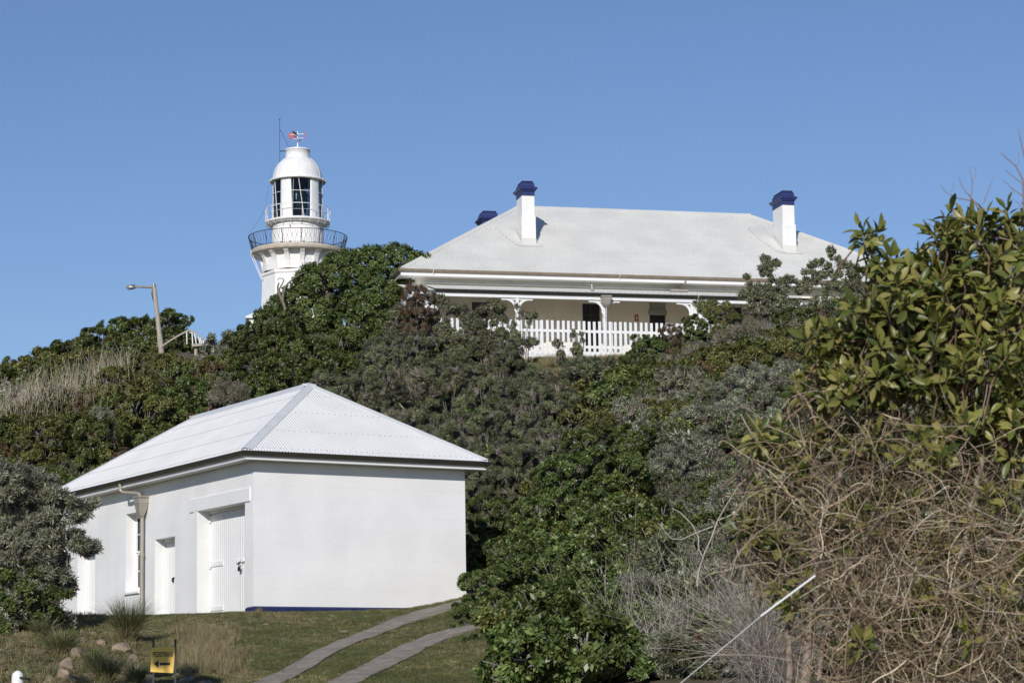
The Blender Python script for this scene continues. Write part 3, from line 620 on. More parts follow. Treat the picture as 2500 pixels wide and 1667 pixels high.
# ------------------------------------------------------------------ lighthouse
def lighthouse():
    Y = 140.; C = at(727.3, 613.5, Y); sc_ = F/(C @ FW)           # px per metre there
    yaw = math.atan2(C[0], -C[1])+math.pi; yaw = math.atan2(-C[0], C[1])
    zz = lambda py: float(at(727.3, py, Y)[2]); m = lambda px: px/sc_
    zb = 21.0
    r = empty('lighthouse', (C[0], C[1], zb), yaw, label='white octagonal lighthouse tower with domed glass lantern and round black-railed gallery', cat='lighthouse'); ZO[r.name] = zb
    H_ = -math.pi/2
    def pt(rad, al, z): a = H_+math.radians(al); return (rad*math.cos(a), rad*math.sin(a), z)
    OR = H_+math.radians(6.3)
    mb = MB(); oct_ = [(m(96), zb-1), (m(90), zz(775)), (m(87), zz(680))]
    mb.lathe(oct_, 8, rot=OR, smooth=False)
    mb.lathe([(m(87), zz(680)), (m(90.5), zz(677)), (m(90.5), zz(671.5)), (m(88), zz(669))], 8, rot=OR, smooth=False)
    mb.lathe([(m(88), zz(669)), (m(88), zz(650)), (m(89), zz(640)), (m(89), zz(624))], 16, rot=OR, smooth=False)
    part(mb, 'tower_wall', M['chim'], r)
    for k in range(16):                                             # gallery corbels
        al = 6.3+22.5*k; mb = MB()
        prof = [(88, 668), (88.5, 660), (90, 650), (93.5, 641), (98, 634), (103, 630.5), (105, 628.5), (106.5, 628), (108, 625), (106.5, 622.8), (110, 622.3), (110, 620), (86, 620), (86, 668)]
        a = H_+math.radians(al); ca, sa = math.cos(a), math.sin(a)
        vs = []
        for t in (-.14, .14):
            for p, q in prof: vs.append((m(p)*ca-t*sa, m(p)*sa+t*ca, zz(q)))
        n = len(prof)
        cen = n-2
        fs = [(i, i+n, (i+1) % n+n, (i+1) % n) for i in range(n)]
        for i in range(n-2): fs.append((cen, i, i+1)); fs.append((cen+n, i+1+n, i+n))
        mb.add(vs, fs); part(mb, 'corbel', M['chim'], r)
    mb = MB(); mb.lathe([(m(60), zz(624.6)), (m(112), zz(624.6)), (m(113.3), zz(623.5)), (m(113.3), zz(614.5)), (m(112.5), zz(613.5)), (m(55), zz(613.3))], 96)
    ga = part(mb, 'gallery_slab', M['concrete'], r)
    mb = MB(); Rb, Rt = m(112), m(120.5); z0, z1 = zz(613), zz(580.6); nb = 132
    rr = lambda t: Rb+(Rt-Rb)*t
    for t, th in ((1, .022), (.04, .014)):
        mb.tube([pt(rr(t), 360*k/96, z0+(z1-z0)*t) for k in range(97)], th, 5, cap=False)
    for k in range(nb):
        al = 360*k/nb; s = 1.02*(1 if k % 2 else -1)
        mb.tube([pt(rr(t), al+d*s, z0+(z1-z0)*t) for t, d in ((.0, 0), (.34, 0), (.46, 1), (.58, 1), (.70, 0), (1, 0))], .0095, 3, cap=False)
    for k in range(16): mb.tube([pt(rr(t), 22.5*k+4, z0+(z1-z0)*t) for t in (-.02, 1)], .022, 5)
    part(mb, 'gallery_railing', M['black'], ga)
    # drum
    mb = MB(); mb.lathe([(m(63.5), zz(613)), (m(63.2), zz(606)), (m(62.5), zz(605)), (m(62.5), zz(552)), (m(60), zz(548))], 64)
    dr = part(mb, 'drum_wall', M['chim'], r)
    mb = MB()
    for al, py in ((-17, 566), (-17, 604), (13, 604), (40, 604), (-40, 604)):
        mb = MB(); mb.lathe([(.0, zz(py)), (.05, zz(py)), (.05, zz(py)+.13), (0, zz(py)+.15)], 6, c=pt(m(62.5), al, 0)[:2]); part(mb, 'vent', M['steel'], dr)
    # upper balcony
    mb = MB(); mb.lathe([(m(60), zz(548)), (m(76), zz(548)), (m(78.3), zz(547.2)), (m(78.3), zz(543.2)), (m(50), zz(543))], 72)
    for k in range(20):
        al = 18*k+5; mb.tube([pt(m(62), al, zz(556)), pt(m(65), al, zz(550.5)), pt(m(71), al, zz(549.3)), pt(m(77), al, zz(548))], .025, 4)
        mb.tube([pt(m(77.5), al, zz(548)), pt(m(76), al, zz(553)), pt(m(71), al, zz(555)), pt(m(66), al, zz(551))], .016, 4)
    mb.tube([pt(m(76.5), 5*k, zz(552.5)) for k in range(73)], .014, 4, cap=False)
    ba = part(mb, 'balcony', M['chim'], r)
    mb = MB(); z0, z1 = zz(543.5), zz(511.5)
    mb.tube([pt(m(79), 5*k, z1) for k in range(73)], .018, 5, cap=False); mb.tube([pt(m(78.5), 5*k, (z0*.45+z1*.55)) for k in range(73)], .008, 4, cap=False)
    for k in range(18): mb.tube([pt(m(78), 20*k+8, z0), pt(m(79), 20*k+8, z1)], .021, 5)
    part(mb, 'balcony_railing', M['white_gloss'], ba)
    # lantern room
    zt, zl = zz(444), zz(543); Rg = m(60.5)
    ln = None
    mb = MB(); mb.lathe([(Rg+.02, zl), (Rg+.02, zl+.10), (Rg-.03, zl+.10)], 60); mb.lathe([(Rg-.03, zt-.08), (Rg+.02, zt-.08), (Rg+.02, zt)], 60)
    ln = part(mb, 'lantern_frame', M['white_gloss'], r)
    cents = [-29+73*k for k in range(5)]
    for c in cents:                                                 # blanked panels, tapering as in the raking glazing bars
        mb = MB(); n = 6; vs = []
        for i in range(n+1):
            t = i/n
            for z, o, s in ((zl+.1, 1.5, 1), (zt-.08, -1.5, 1)):
                w0 = 14.5+(1.5 if z < zt-.1 else -1); al = c-w0+2*w0*t+(0 if z > zt-.1 else 1.5)
                vs.append(pt(Rg+.012, al, z)); vs.append(pt(Rg-.03, al, z))
        fs = []
        for i in range(n):
            o = 4*i; p = o+4; fs += [(o, p, p+2, o+2), (o+1, o+3, p+3, p+1)]
        fs += [(0, 2, 3, 1), (4*n, 4*n+1, 4*n+3, 4*n+2)]
        mb.add(vs, fs, 0, True); part(mb, 'blank_panel', M['white_gloss'], ln)
        # glass between this panel and the next
        mb = MB(); mb.lathe([(Rg-.01, zl+.1), (Rg-.01, zt-.08)], 10, a0=H_+math.radians(c+14), a1=H_+math.radians(c+59)); part(mb, 'pane', M['glass'], ln)
        mb = MB()
        for t in (.36, .66):
            mb.tube([pt(Rg+.015, c+14+q*5, zl+(zt-zl)*t) for q in range(10)], .020, 5)
        mb.tube([pt(Rg+.015, c+43, zl+.1), pt(Rg+.015, c+31, zt-.08)], .022, 5)
        mb.tube([pt(Rg-.06, c+16, zl+.1), pt(Rg-.06, c+19, zt-.08)], .03, 5); mb.tube([pt(Rg-.06, c+57, zl+.1), pt(Rg-.06, c+55, zt-.08)], .03, 5)
        part(mb, 'glazing_bar', M['white_gloss'], ln)
    mb = MB(); mb.lathe([(.02, zl+.25), (.35, zl+.25), (.38, zl+.5), (.52, zl+.6), (.60, zl+.9), (.63, zl+1.3), (.60, zl+1.7), (.48, zl+2.0), (.25, zl+2.2), (.02, zl+2.25)], 24, smooth=False)
    mb.lathe([(.02, zl+.01), (Rg-.06, zl+.01)], 40)
    part(mb, 'lens', mat('lens_glass', (.03, .045, .04), .12, .3, 4, spec=.8), ln)
    mb = MB()
    for k in range(8): mb.tube([pt(.66, 45*k, zl+.1), pt(.7, 45*k, zl+1.3), pt(.5, 45*k, zl+2.2)], .02, 4)
    mb.lathe([(Rg-.1, zt-.05), (.9, zt+.5), (.02, zt+.8)], 32)
    part(mb, 'inner_ceiling', M['black'], ln)
    # dome
    mb = MB(); n = 12; prof = [(m(60.3), zz(443)), (m(60.3), zz(440))]
    for k in range(n+1):
        t = k/n; a = math.acos(max(-1, min(1, (60-28*t**1.15*0)*0+1))) if False else 0
        th = math.radians(3+t*55); prof.append((m(60*math.cos(th)**.92), zz(439.5-(59*math.sin(th)))))
    prof = [p for p in prof if p[0] > m(30.5)]
    mb.lathe(prof+[(m(30.5), zz(388.5))], 64)
    for al in range(0, 360, 30): mb.tube([pt(p[0]+.004, al+4, p[1]) for p in prof[1:]], .012, 4)
    dm = part(mb, 'dome', M['white_gloss'], r)
    mb = MB(); mb.lathe([(m(60), zz(444.5)), (m(67.5), zz(447)), (m(68.8), zz(445.5)), (m(68.8), zz(442.5)), (m(66), zz(444)), (m(59.5), zz(440.8))], 64)
    for k in range(24): mb.tube([pt(m(69), 15*k+3, zz(447)), pt(m(69), 15*k+3, zz(442.4))], .018, 4)
    part(mb, 'dome_gutter', M['white_gloss'], dm)
    mb = MB(); mb.lathe([(m(31), zz(389.8)), (m(30), zz(388)), (m(30), zz(370)), (m(31.3), zz(369.5)), (m(31.3), zz(366.5)), (m(29), zz(365.8)), (.02, zz(363))], 48); part(mb, 'ventilator', M['white_gloss'], dm)
    # weather vane
    zv = zz(366)
    mb = MB(); mb.lathe([(.09, zv), (.05, zv+.2), (.028, zv+.5), (.022, zz(320.5))], 8)
    wv = part(mb, 'weather_vane', M['white_gloss'], r)
    zc_ = zz(338.5); za = zz(328.5)
    mb = MB()
    for al in (70, 160, 250, 340): mb.tube([(0, 0, zc_), pt(m(15.5), al, zc_)], .022, 5)
    mb.tube([pt(m(19), 272, za-.04), pt(m(18), 92, za+.04)], .026, 5); part(mb, 'cross_arm', M['white_gloss'], wv)
    for txt, al in (('S', 70), ('W', 340), ('N', 250), ('E', 160)):
        me = text_mesh(txt, .22, .012); me.materials.append(M['red']); o = link('letter', me, None, wv); p = pt(m(17.5), al, zc_-.02); o.location = p; o.rotation_euler = (math.pi/2, 0, math.radians(0 if txt in 'SN' else 40))
    mb = MB(); f = lambda u, z, t: (u, t, z)
    mb.ext([(-.56, za-.05), (-.50, za+.10), (-.30, za+.10), (-.20, za+.03), (-.20, za-.10), (-.28, za-.16), (-.34, za-.30), (-.40, za-.16), (-.46, za-.26), (-.52, za-.14)], f, -.012, .012)
    mb.ext([(.38, za-.06), (.56, za+.02), (.40, za+.10)], f, -.012, .012); part(mb, 'arrow_fletch', M['red'], wv)
    # aerial mast and stays, conduits below the gallery
    mb = MB(); x = m(-43.8); mb.tube([(x, 0, zz(398)), (x, 0, zz(290))], .014, 4); mb.tube([(x, 0, zz(370)), (m(-30), 0, zz(369.5))], .03, 5)
    for dx, dy in ((-.07, 0), (.07, 0), (0, .07)): mb.tube([(x, 0, zz(295)), (x+dx, dy, zz(289))], .008, 3)
    mb.tube([(x, 0, zz(315.5)), (m(-20), 0, zz(363))], .012, 4); mb.tube([(x, 0, zz(315.5)), (m(-12), .4, zz(356))], .005, 3)
    mb.tube([pt(m(66), -80, zz(418)), pt(m(79), -86, zz(512))], .006, 3); mb.tube([pt(m(79), -86, zz(512)), pt(m(121), -80, zz(580))], .008, 3)
    part(mb, 'aerial_mast', M['black'], r)
    for d in (0, 3.2):
        mb = MB(); mb.tube([pt(m(114-d*.2), -84+d*.6, zz(615)), pt(m(114-d), -84+d, zz(626)), pt(m(88.5), -82+d*2, zz(686))], .021, 5); part(mb, 'conduit_pipe', M['white_gloss'], r)
    # annex with low white roof
    mb = MB(); a0, a1, b0, b1 = m(-124), m(60), -3.4, 3.4; ze = float(at(640, 773, 136.6)[2])
    R = 3.4; zt_ = ze+R*.62
    mb.add([(a0, b0, ze), (a1, b0, ze), (a1, b1, ze), (a0, b1, ze), (a0+R, 0, zt_), (a1-R*.2, 0, zt_)], [(0, 1, 5, 4), (1, 2, 5), (2, 3, 4, 5), (3, 0, 4)])
    mb.box(a0+.2, a1-.2, b0+.2, b1-.2, zb-1.2, ze-.12); mb.box(a0, a1, b0, b1, ze-.10, ze-.002)
    part(mb, 'annex', M['white'], r)
    # the bird on the vane
    P = at(719.5, 327, Y-.1)
    mb = MB()
    bod = [(-.13, .10), (-.10, .06), (-.04, .02), (.04, -.03), (.12, -.09), (.20, -.19)]
    mb.tube([(u, 0, z+.06) for u, z in bod], [.02, .045, .06, .05, .025, .012], 8)
    mb.tube([(-.13, 0, .155), (-.19, 0, .15)], [.018, .003], 5); mb.tube([(.0, .02, .02), (.01, .02, -.04)], .007, 4)
    mb.build('bird', M['black'], label='black bird perched on the lighthouse weather vane', cat='bird').location = P
lighthouse()

# ------------------------------------------------------------------ lamp pole and balustrade on the far crest
def lamp():
    Y = 136; B = at(396.5, 880, Y); T = at(375.5, 696, Y)
    r = empty('street_lamp', B, 0, label='leaning weathered timber lamp pole with an arm and lamp on the left ridge', cat='street lamp')
    B = Vector(B); T = Vector(T)-B; s = 1/39.5
    mb = MB(); pts = [T*t for t in (0, .2, .28, .36, .55, .75, .88, 1)]; mb.tube(pts, [.16, .16, .175, .14, .135, .13, .14, .115], 12)
    po = mb.build('pole', M['wood'], r)
    mb = MB(); mb.tube([T*.985, T*1.012], .125, 12); mb.build('pole_cap', M['steel'], po)
    mb = MB(); a = T+Vector((0, -.05, -.14)); e = Vector(at(331, 700, Y))-B
    mb.tube([a, e], [.075, .06], 8); ar = mb.build('arm', M['palestem'], r)
    mb = MB(); mb.tube([a+Vector((-.05, 0, -.05)), a+Vector((-.1, 0, -.4)), a+Vector((-.02, 0, -.8))], .035, 6); mb.build('arm_cable', M['black'], ar)
    mb = MB(); h = Vector(at(319, 701.5, Y))-B
    n = 8; pts = [h+Vector((-.30+.6*k/n, 0, 0)) for k in range(n+1)]
    mb.tube(pts, [.02, .07, .11, .135, .145, .14, .12, .10, .08], 12)
    lh = mb.build('lamp_head', M['steel'], r)
    mb = MB(); mb.box(h.x+.05, h.x+.26, h.y-.11, h.y+.11, h.z-.02, h.z+.15); mb.build('sensor_housing', M['black'], lh)
    mb = MB(); mb.tube([h+Vector((-.27+.36*k/4, 0, -.05)) for k in range(5)], [.02, .08, .10, .09, .03], 10); mb.build('lens_cover', M['greypanel'], lh)
lamp()
def balustrade():
    Y = 108; P = lambda x, y, d=0: Vector(at(x, y, Y+d))
    B = P(480, 850); r = empty('stair_balustrade', B, 0, label='weathered grey timber balustrade with white palings on the ridge beside the lamp pole', cat='railing')
    mb = MB()
    top = [P(392, 848), P(415, 832), P(440, 817), P(462, 806), P(474, 810), P(490, 824), P(514, 841)]
    for i in range(len(top)-1): mb.beam(top[i]-B, top[i+1]-B, .12, .07)
    low = [P(462, 812, 1), P(476, 813, 1), P(500, 834, 1), P(512, 842, 1)]
    for i in range(3): mb.beam(low[i]-B, low[i+1]-B, .08, .05)
    mb.build('handrail', M['wood'], r)
    for k, (x, y, x2, y2) in enumerate(((456, 811, 456.5, 826), (469, 809, 471, 831), (475, 812, 481, 838), (485, 820, 490, 838), (488, 822, 496, 840), (496, 831, 500, 841))):
        mb = MB(); mb.beam(P(x, y)-B, P(x2, y2+14)-B, .085 if k != 1 else .12, .04); mb.build('paling', M['white'], r)
    mb = MB(); mb.beam(P(470, 845)-B, P(516, 841)-B, .5, .12); mb.beam(P(478, 845)-B, P(478, 930)-B, .12, .12); mb.build('deck', M['wood'], r)
balustrade()

# ------------------------------------------------------------------ pedestrian sign
def ped_sign():
    Y = 37.5; c = at(397.5, 1610, Y); s = 1/ (F/(c @ FW)); gy = gz(c[0], c[1])
    r = empty('pedestrian_sign', (c[0], c[1], gy-.1), .04, label='yellow sign reading PEDESTRIANS with a black left arrow on two dark stakes', cat='sign')
    z = c[2]-gy+.1; w2 = 28.5*s; h2 = 30*s; sk = .035
    mb = MB(); mb.ext([(-w2-sk*.3, z-h2+.01), (w2-.02, z-h2-.015), (w2+.01, z+h2), (-w2+.012, z+h2+.005)], lambda u, q, t: (u, t, q), -.008, .0)
    bd = mb.build('sign_board', M['yellow'], r)
    for x in (-w2+.035, w2+.012):
        mb = MB(); mb.box(x-.016, x+.016, .002, .03, -.3, z+h2+.13); mb.build('stake', M['black'], r)
    mb = MB(); mb.box(w2-.012, w2+.038, -.004, .036, z+h2+.13, z+h2+.19); mb.build('stake_cap', M['yellow'], r)
    me = text_mesh('PEDESTRIANS', .098, .001); me.materials.append(M['blackp']); o = link('lettering', me, None, bd); o.location = (-.0, -.0105, z+h2*.43); o.rotation_euler = (math.pi/2, 0, 0); 
    xs = [v.co.x for v in me.vertices]; o.scale = (2*w2*.86/(max(xs)-min(xs)), 1.15, 1)
    mb = MB(); zz_ = z-h2*.32; f = lambda u, q, t: (u, t, q)
    mb.ext([(-w2*.25, zz_-.022), (w2*.62, zz_-.022), (w2*.62, zz_+.02), (-w2*.25, zz_+.02)], f, -.011, -.009)
    mb.ext([(-w2*.74, zz_), (-w2*.36, zz_-.065), (-w2*.36, zz_+.065)], f, -.0112, -.0092); mb.build('arrow', M['blackp'], bd)
ped_sign()
# white thing half hidden in the bottom-left bush, and the white rod on the right
def small_things():
    Y = 36.; c = at(43, 1655, Y); s = .0075; g = gz(c[0], c[1])
    r = empty('white_post', (c[0], c[1], g-.2), 0, label='white rounded post with a short dark bar, half hidden under the bottom left bush', cat='post')
    mb = MB(); mb.lathe([(.09, 0), (.092, c[2]-g+.2), (.08, c[2]-g+.27), (.04, c[2]-g+.31), (.01, c[2]-g+.32)], 20); mb.build('post_body', M['white'], r)
    mb = MB(); z = c[2]-g+.19; mb.tube([(.05, -.07, z+.02), (.22, -.12, z-.01)], .017, 8); mb.build('bar', M['black'], r)
    Y = 16.6; a, b, d = at(1991, 1404, Y), at(1858, 1503, Y+.1), at(1660, 1668, Y+.3)
    b2 = b+(d-b)*2.2
    r = empty('white_rod', b2, 0, label='thin straight white rod slanting across the dry vines at lower right', cat='rod')
    mb = MB(); mb.tube([a-b2, b-b2], .0080, 8); mb.build('rod_sleeve', M['white_gloss'], r)
    mb = MB(); mb.tube([b-b2, d-b2, (0, 0, 0)], .0026, 6); mb.build('rod_wire', M['white_gloss'], r)
small_things()

# ------------------------------------------------------------------ vegetation generators
def unit(v): return v/np.maximum(np.linalg.norm(v, axis=-1, keepdims=True), 1e-9)
def kites(P, D, A, L, W, fold=.12, curl=.1):
    """one folded kite per leaf: base P, direction D, axis A (normal hint), lengths L, widths W"""
    Nn = unit(A-(A*D).sum(-1, keepdims=True)*D); S = np.cross(D, Nn); L = L[:, None]; W = W[:, None]
    v = np.stack([P, P+D*L*.52+S*W*.5+Nn*W*fold, P+D*L-Nn*L*curl, P+D*L*.52-S*W*.5+Nn*W*fold], 1)
    return v.reshape(-1, 3)
def crown_mesh(name, seed, lobes, ntips, lpt, L, W, mats, up=.12, spread=(35, 85), rmin=.72, clump=.5, nclump=46, twigs=250, twig_r=.006, low=-.5, leaf_jit=.35, base=(0, 0, 0), flower=0):
    rg = np.random.default_rng(seed); lobes = np.array(lobes, float); C = lobes[:, :3]; Rr = lobes[:, 3:6]
    wt = (Rr.prod(1))**(2/3); wt /= wt.sum(); n0 = int(ntips*1.7)
    k = rg.choice(len(C), n0, p=wt); d = unit(rg.normal(size=(n0, 3))); d = d[d[:, 2] > low]; k = k[:len(d)]
    r = rg.uniform(rmin**2, 1.06, len(d))**.5; P = C[k]+d*r[:, None]*Rr[k]; Nn = unit(d/Rr[k])
    ins = np.zeros(len(P), bool)
    for i in range(len(C)):
        q = np.linalg.norm((P-C[i])/Rr[i], axis=1); ins |= (q < .66) & (k != i)
    P, Nn = P[~ins], Nn[~ins]
    if clump:
        ci = rg.choice(len(P), min(nclump, len(P))); CC = P[ci]
        dd = ((P[:, None]-CC[None])**2).sum(-1); j = dd.argmin(1); P = P+(CC[j]-P)*clump
    P = P[:ntips]; Nn = Nn[:ntips]; n = len(P)
    A = unit(Nn*(1-up)+np.array([0, 0, up])+rg.normal(size=(n, 3))*.22)
    e1 = unit(np.cross(A, rg.normal(size=(n, 3)))); e2 = np.cross(A, e1)
    ph = (np.arange(lpt)*2.39996)[None]+rg.uniform(0, 6.28, (n, 1)); th = np.radians(rg.uniform(spread[0], spread[1], (n, lpt)))
    D = A[:, None]*np.cos(th)[..., None]+(e1[:, None]*np.cos(ph)[..., None]+e2[:, None]*np.sin(ph)[..., None])*np.sin(th)[..., None]
    D = unit(D+rg.normal(size=D.shape)*.12).reshape(-1, 3)
    LP = (P[:, None]+A[:, None]*rg.uniform(-L*1.4, L*.3, (n, lpt, 1))).reshape(-1, 3)
    AA = np.repeat(A, lpt, 0); m = len(LP)
    Ls = L*rg.uniform(1-leaf_jit, 1+leaf_jit, m); Ws = W*rg.uniform(.75, 1.2, m)
    V = kites(LP, D, AA, Ls, Ws); Q = np.arange(4*m).reshape(-1, 4); mi = np.zeros(m, int)
    if twigs:
        t = rg.choice(n, min(twigs, n), replace=False); B = np.array(base, float); cc = C[np.argmin(((P[t][:, None]-C[None])**2).sum(-1), 1)]
        s0 = P[t]+A[t]*L*.2; e0 = cc+(P[t]-cc)*rg.uniform(.25, .6, (len(t), 1))-np.array([0, 0, .1]); mid = (s0+e0)/2+rg.normal(size=s0.shape)*.05
        V2, Q2 = strands(np.stack([e0, mid, s0], 1), np.array([twig_r*1.6, twig_r*1.2, twig_r*.6])); Q2 = Q2+len(V); V = np.concatenate([V, V2]); Q = np.concatenate([Q, Q2]); mi = np.concatenate([mi, np.ones(len(Q2), int)])
    me = np_mesh(name, V, Q, mi)
    for m_ in mats: me.materials.append(m_)
    return me
def strands(P, R, n=3):
    """P (s,k,3) polylines, R (k,) or (s,k) radii -> prism tubes"""
    s, k, _ = P.shape; R = np.broadcast_to(R, (s, k)); T = np.gradient(P, axis=1); T = unit(T)
    ref = np.where(np.abs(T[..., 2:3]) < .9, np.array([0, 0, 1.]), np.array([1., 0, 0])); U = unit(np.cross(T, ref)); Vv = np.cross(T, U)
    a = np.arange(n)*2*np.pi/n
    ring = P[:, :, None]+(U[:, :, None]*np.cos(a)[None, None, :, None]+Vv[:, :, None]*np.sin(a)[None, None, :, None])*R[:, :, None, None]
    V = ring.reshape(-1, 3); i = np.arange(s)[:, None, None]*k*n; j = np.arange(k-1)[None, :, None]*n; q = np.arange(n)[None, None]
    a0 = i+j+q; a1 = i+j+(q+1) % n
    return V, np.stack([a0, a1, a1+n, a0+n], -1).reshape(-1, 4)
def trunk_mesh(name, seed, tops, r0, m_, spread=.12, h0=-.6):
    rg = random.Random(seed); mb = MB()
    for i, (x, y, z) in enumerate(tops):
        k = 7; bx, by = rg.uniform(-spread, spread), rg.uniform(-spread, spread); pts = []
        jx = [rg.uniform(-.06, .06) for _ in range(k)]; jy = [rg.uniform(-.06, .06) for _ in range(k)]
        for q in range(k):
            t = q/(k-1); pts.append((bx*(1-t)+x*t**1.3+jx[q]*z*t*.8, by*(1-t)+y*t**1.3+jy[q]*z*t*.8, h0+(z-h0)*t))
        mb.tube(pts, [r0*(1.15-.95*q/(k-1)) for q in range(k)], 7)
    me = mb.mesh(name); me.materials.append(m_); return me
def lobes_round(seed, n, R, H, flat=.8, skirt=False):
    rg = np.random.default_rng(seed); out = [(0, 0, H, R*.72, R*.72, R*.72*flat)]
    for i in range(n):
        a = 2*math.pi*i/n+rg.uniform(-.4, .4); d = R*rg.uniform(.42, .62); r = R*rg.uniform(.36, .52)
        out.append((d*math.cos(a), d*math.sin(a), H+R*rg.uniform(-.35, .35), r, r, r*flat))
    if skirt:
        for i in range(6):
            a = 2*math.pi*i/6+rg.uniform(-.4, .4); r = R*rg.uniform(.38, .5); out.append((R*.5*math.cos(a), R*.5*math.sin(a), H-R*.72, r, r, r*.9))
    return out
PROTO = {}
def proto(kind):
    """list of (crown mesh, trunk mesh) variants; crown radius 1.3 m, centre 1.5 m above the base"""
    if kind in PROTO: return PROTO[kind]
    out = []
    for v in range(2):
        s = sum(map(ord, kind))*7+v*31; lb = lobes_round(s, 7, 1.3, 1.45, skirt=True)
        tw = [M['twig']]
        if kind == 'glossy': me = crown_mesh('foliage_glossy', s, lb, 5200, 7, .088, .042, [LM['glossy']]+tw)
        elif kind == 'bright': me = crown_mesh('foliage_bright', s, lb, 7000, 7, .078, .041, [LM['bright']]+tw, up=.2, nclump=60)
        elif kind == 'olive': me = crown_mesh('foliage_olive', s, lb, 4600, 7, .088, .042, [LM['olive']]+tw, twigs=500)
        elif kind == 'banksia': me = crown_mesh('foliage_banksia', s, lb, 4300, 9, .088, .021, [LM['banksia']]+tw, spread=(45, 95), twigs=900, twig_r=.007)
        elif kind == 'silver': me = crown_mesh('foliage_silver', s, lb, 3900, 10, .10, .021, [LM['silver']]+tw, spread=(30, 80), twigs=500, twig_r=.007)
        elif kind == 'brown': me = crown_mesh('foliage_brown', s, lb, 4200, 7, .055, .026, [LM['brown']]+tw, spread=(30, 100), twigs=1400)
        elif kind == 'twiggy':
            me = crown_mesh('foliage_twiggy', s, lobes_round(s, 9, 1.3, 1.45), 1100, 8, .055, .022, [LM['banksia']]+[M['palestem']], spread=(30, 95), twigs=1100, twig_r=.010, clump=.15)
        tops = [(l[0]*.8, l[1]*.8, l[2]-.05) for l in lb]
        out.append((me, trunk_mesh('trunk_'+kind, s, tops, .032, M['bark'])))
    PROTO[kind] = out; return out
SH_N = [0]
def shrub(kind, px, py, Y, rpx, label, squash=1., group=None, name='shrub', cat='shrub', low=True):
    c = at(px, py, Y-(1.2 if 60 < Y < 100 else 0)); R = rpx*(1.32 if Y > 100 else 1.22)/(F/(c @ FW)); s = R/1.3; k = SH_N[0]; SH_N[0] += 1
    me, tr = proto(kind)[k % 2]; g = gz(c[0], c[1])
    r = empty(name, (c[0], c[1], g), label=label, cat=cat, group=group)
    rz = random.Random(k*13+5).uniform(0, 6.28)
    f = bpy.data.objects.new('foliage', me); COL.objects.link(f); f.parent = r; f.location = (0, 0, c[2]-g-1.45*s*squash); f.scale = (s, s, s*squash); f.rotation_euler = (0, 0, rz)
    t = bpy.data.objects.new('trunk', tr); COL.objects.link(t); t.parent = r; h = c[2]-g
    if h > 1.15*R and low:
        f2 = bpy.data.objects.new('lower_foliage', proto(kind if kind != 'twiggy' else 'banksia')[(k+1) % 2][0]); COL.objects.link(f2); f2.parent = r; q = s*.92; f2.location = (0, .1, c[2]-g-R*1.0-1.45*q); f2.scale = (q, q, q); f2.rotation_euler = (0, 0, rz+2)
    t.location = (0, 0, 0); t.scale = (s, s, max(.1, h/1.45)); t.rotation_euler = (0, 0, rz)
    return r
def airy(name, label, cx, cy, rx, ry, Y, seed, species='banksia', nl=14, nt=1500, rl=15, cat='shrub', tw=1100, down=True, **k):
    rg = np.random.default_rng(seed); lob = []
    for i in range(nl):
        a = rg.uniform(0, 6.28); q = math.sqrt(rg.uniform(.05, 1)); r_ = rl*rg.uniform(.7, 1.4); lob.append((cx+rx*q*math.cos(a), cy+ry*q*math.sin(a), r_))
    if down:
        for i in range(nl//2): lob.append((cx+rx*rg.uniform(-.8, .8), cy+ry*rg.uniform(.5, 1.25), rl*1.5))
    return tree(name, label, seed, lob, Y, species, nt, tops_r=.022, twigs=tw, twig_r=.009, rmin=.25, clump=.25, ntr=10, cat=cat, **k)
def tree(name, label, seed, lob, Y, species, ntips, tops_r=.09, L=.075, W=.036, cat='tree', lpt=7, ntr=9, **k):
    """lob = [(px,py,radius px)] crown lobes around depth Y"""
    rg = np.random.default_rng(seed); l3 = []
    for px, py, rp in lob:
        y = Y+rg.uniform(-.5, .5)*rp/60; c = at(px, py, y); R = rp/(F/(c @ FW)); l3.append((*c, R, R, R*.85))
    l3 = np.array(l3); bx, by = l3[:, 0].mean(), l3[:, 1].mean()+.2; g = gz(bx, by); O = np.array([bx, by, g]); l3[:, :3] -= O
    me = crown_mesh('foliage', seed, l3, ntips, lpt, L, W, [LM[species], M['twig']], nclump=int(ntips/55), base=(0, 0, 0), **k)
    r = empty(name, O, label=label, cat=cat); link('crown', me, None, r)
    link('trunk', trunk_mesh('trunk', seed, [tuple(q[:3]) for q in l3[:ntr]], tops_r, M['bark'], .25), None, r); return r
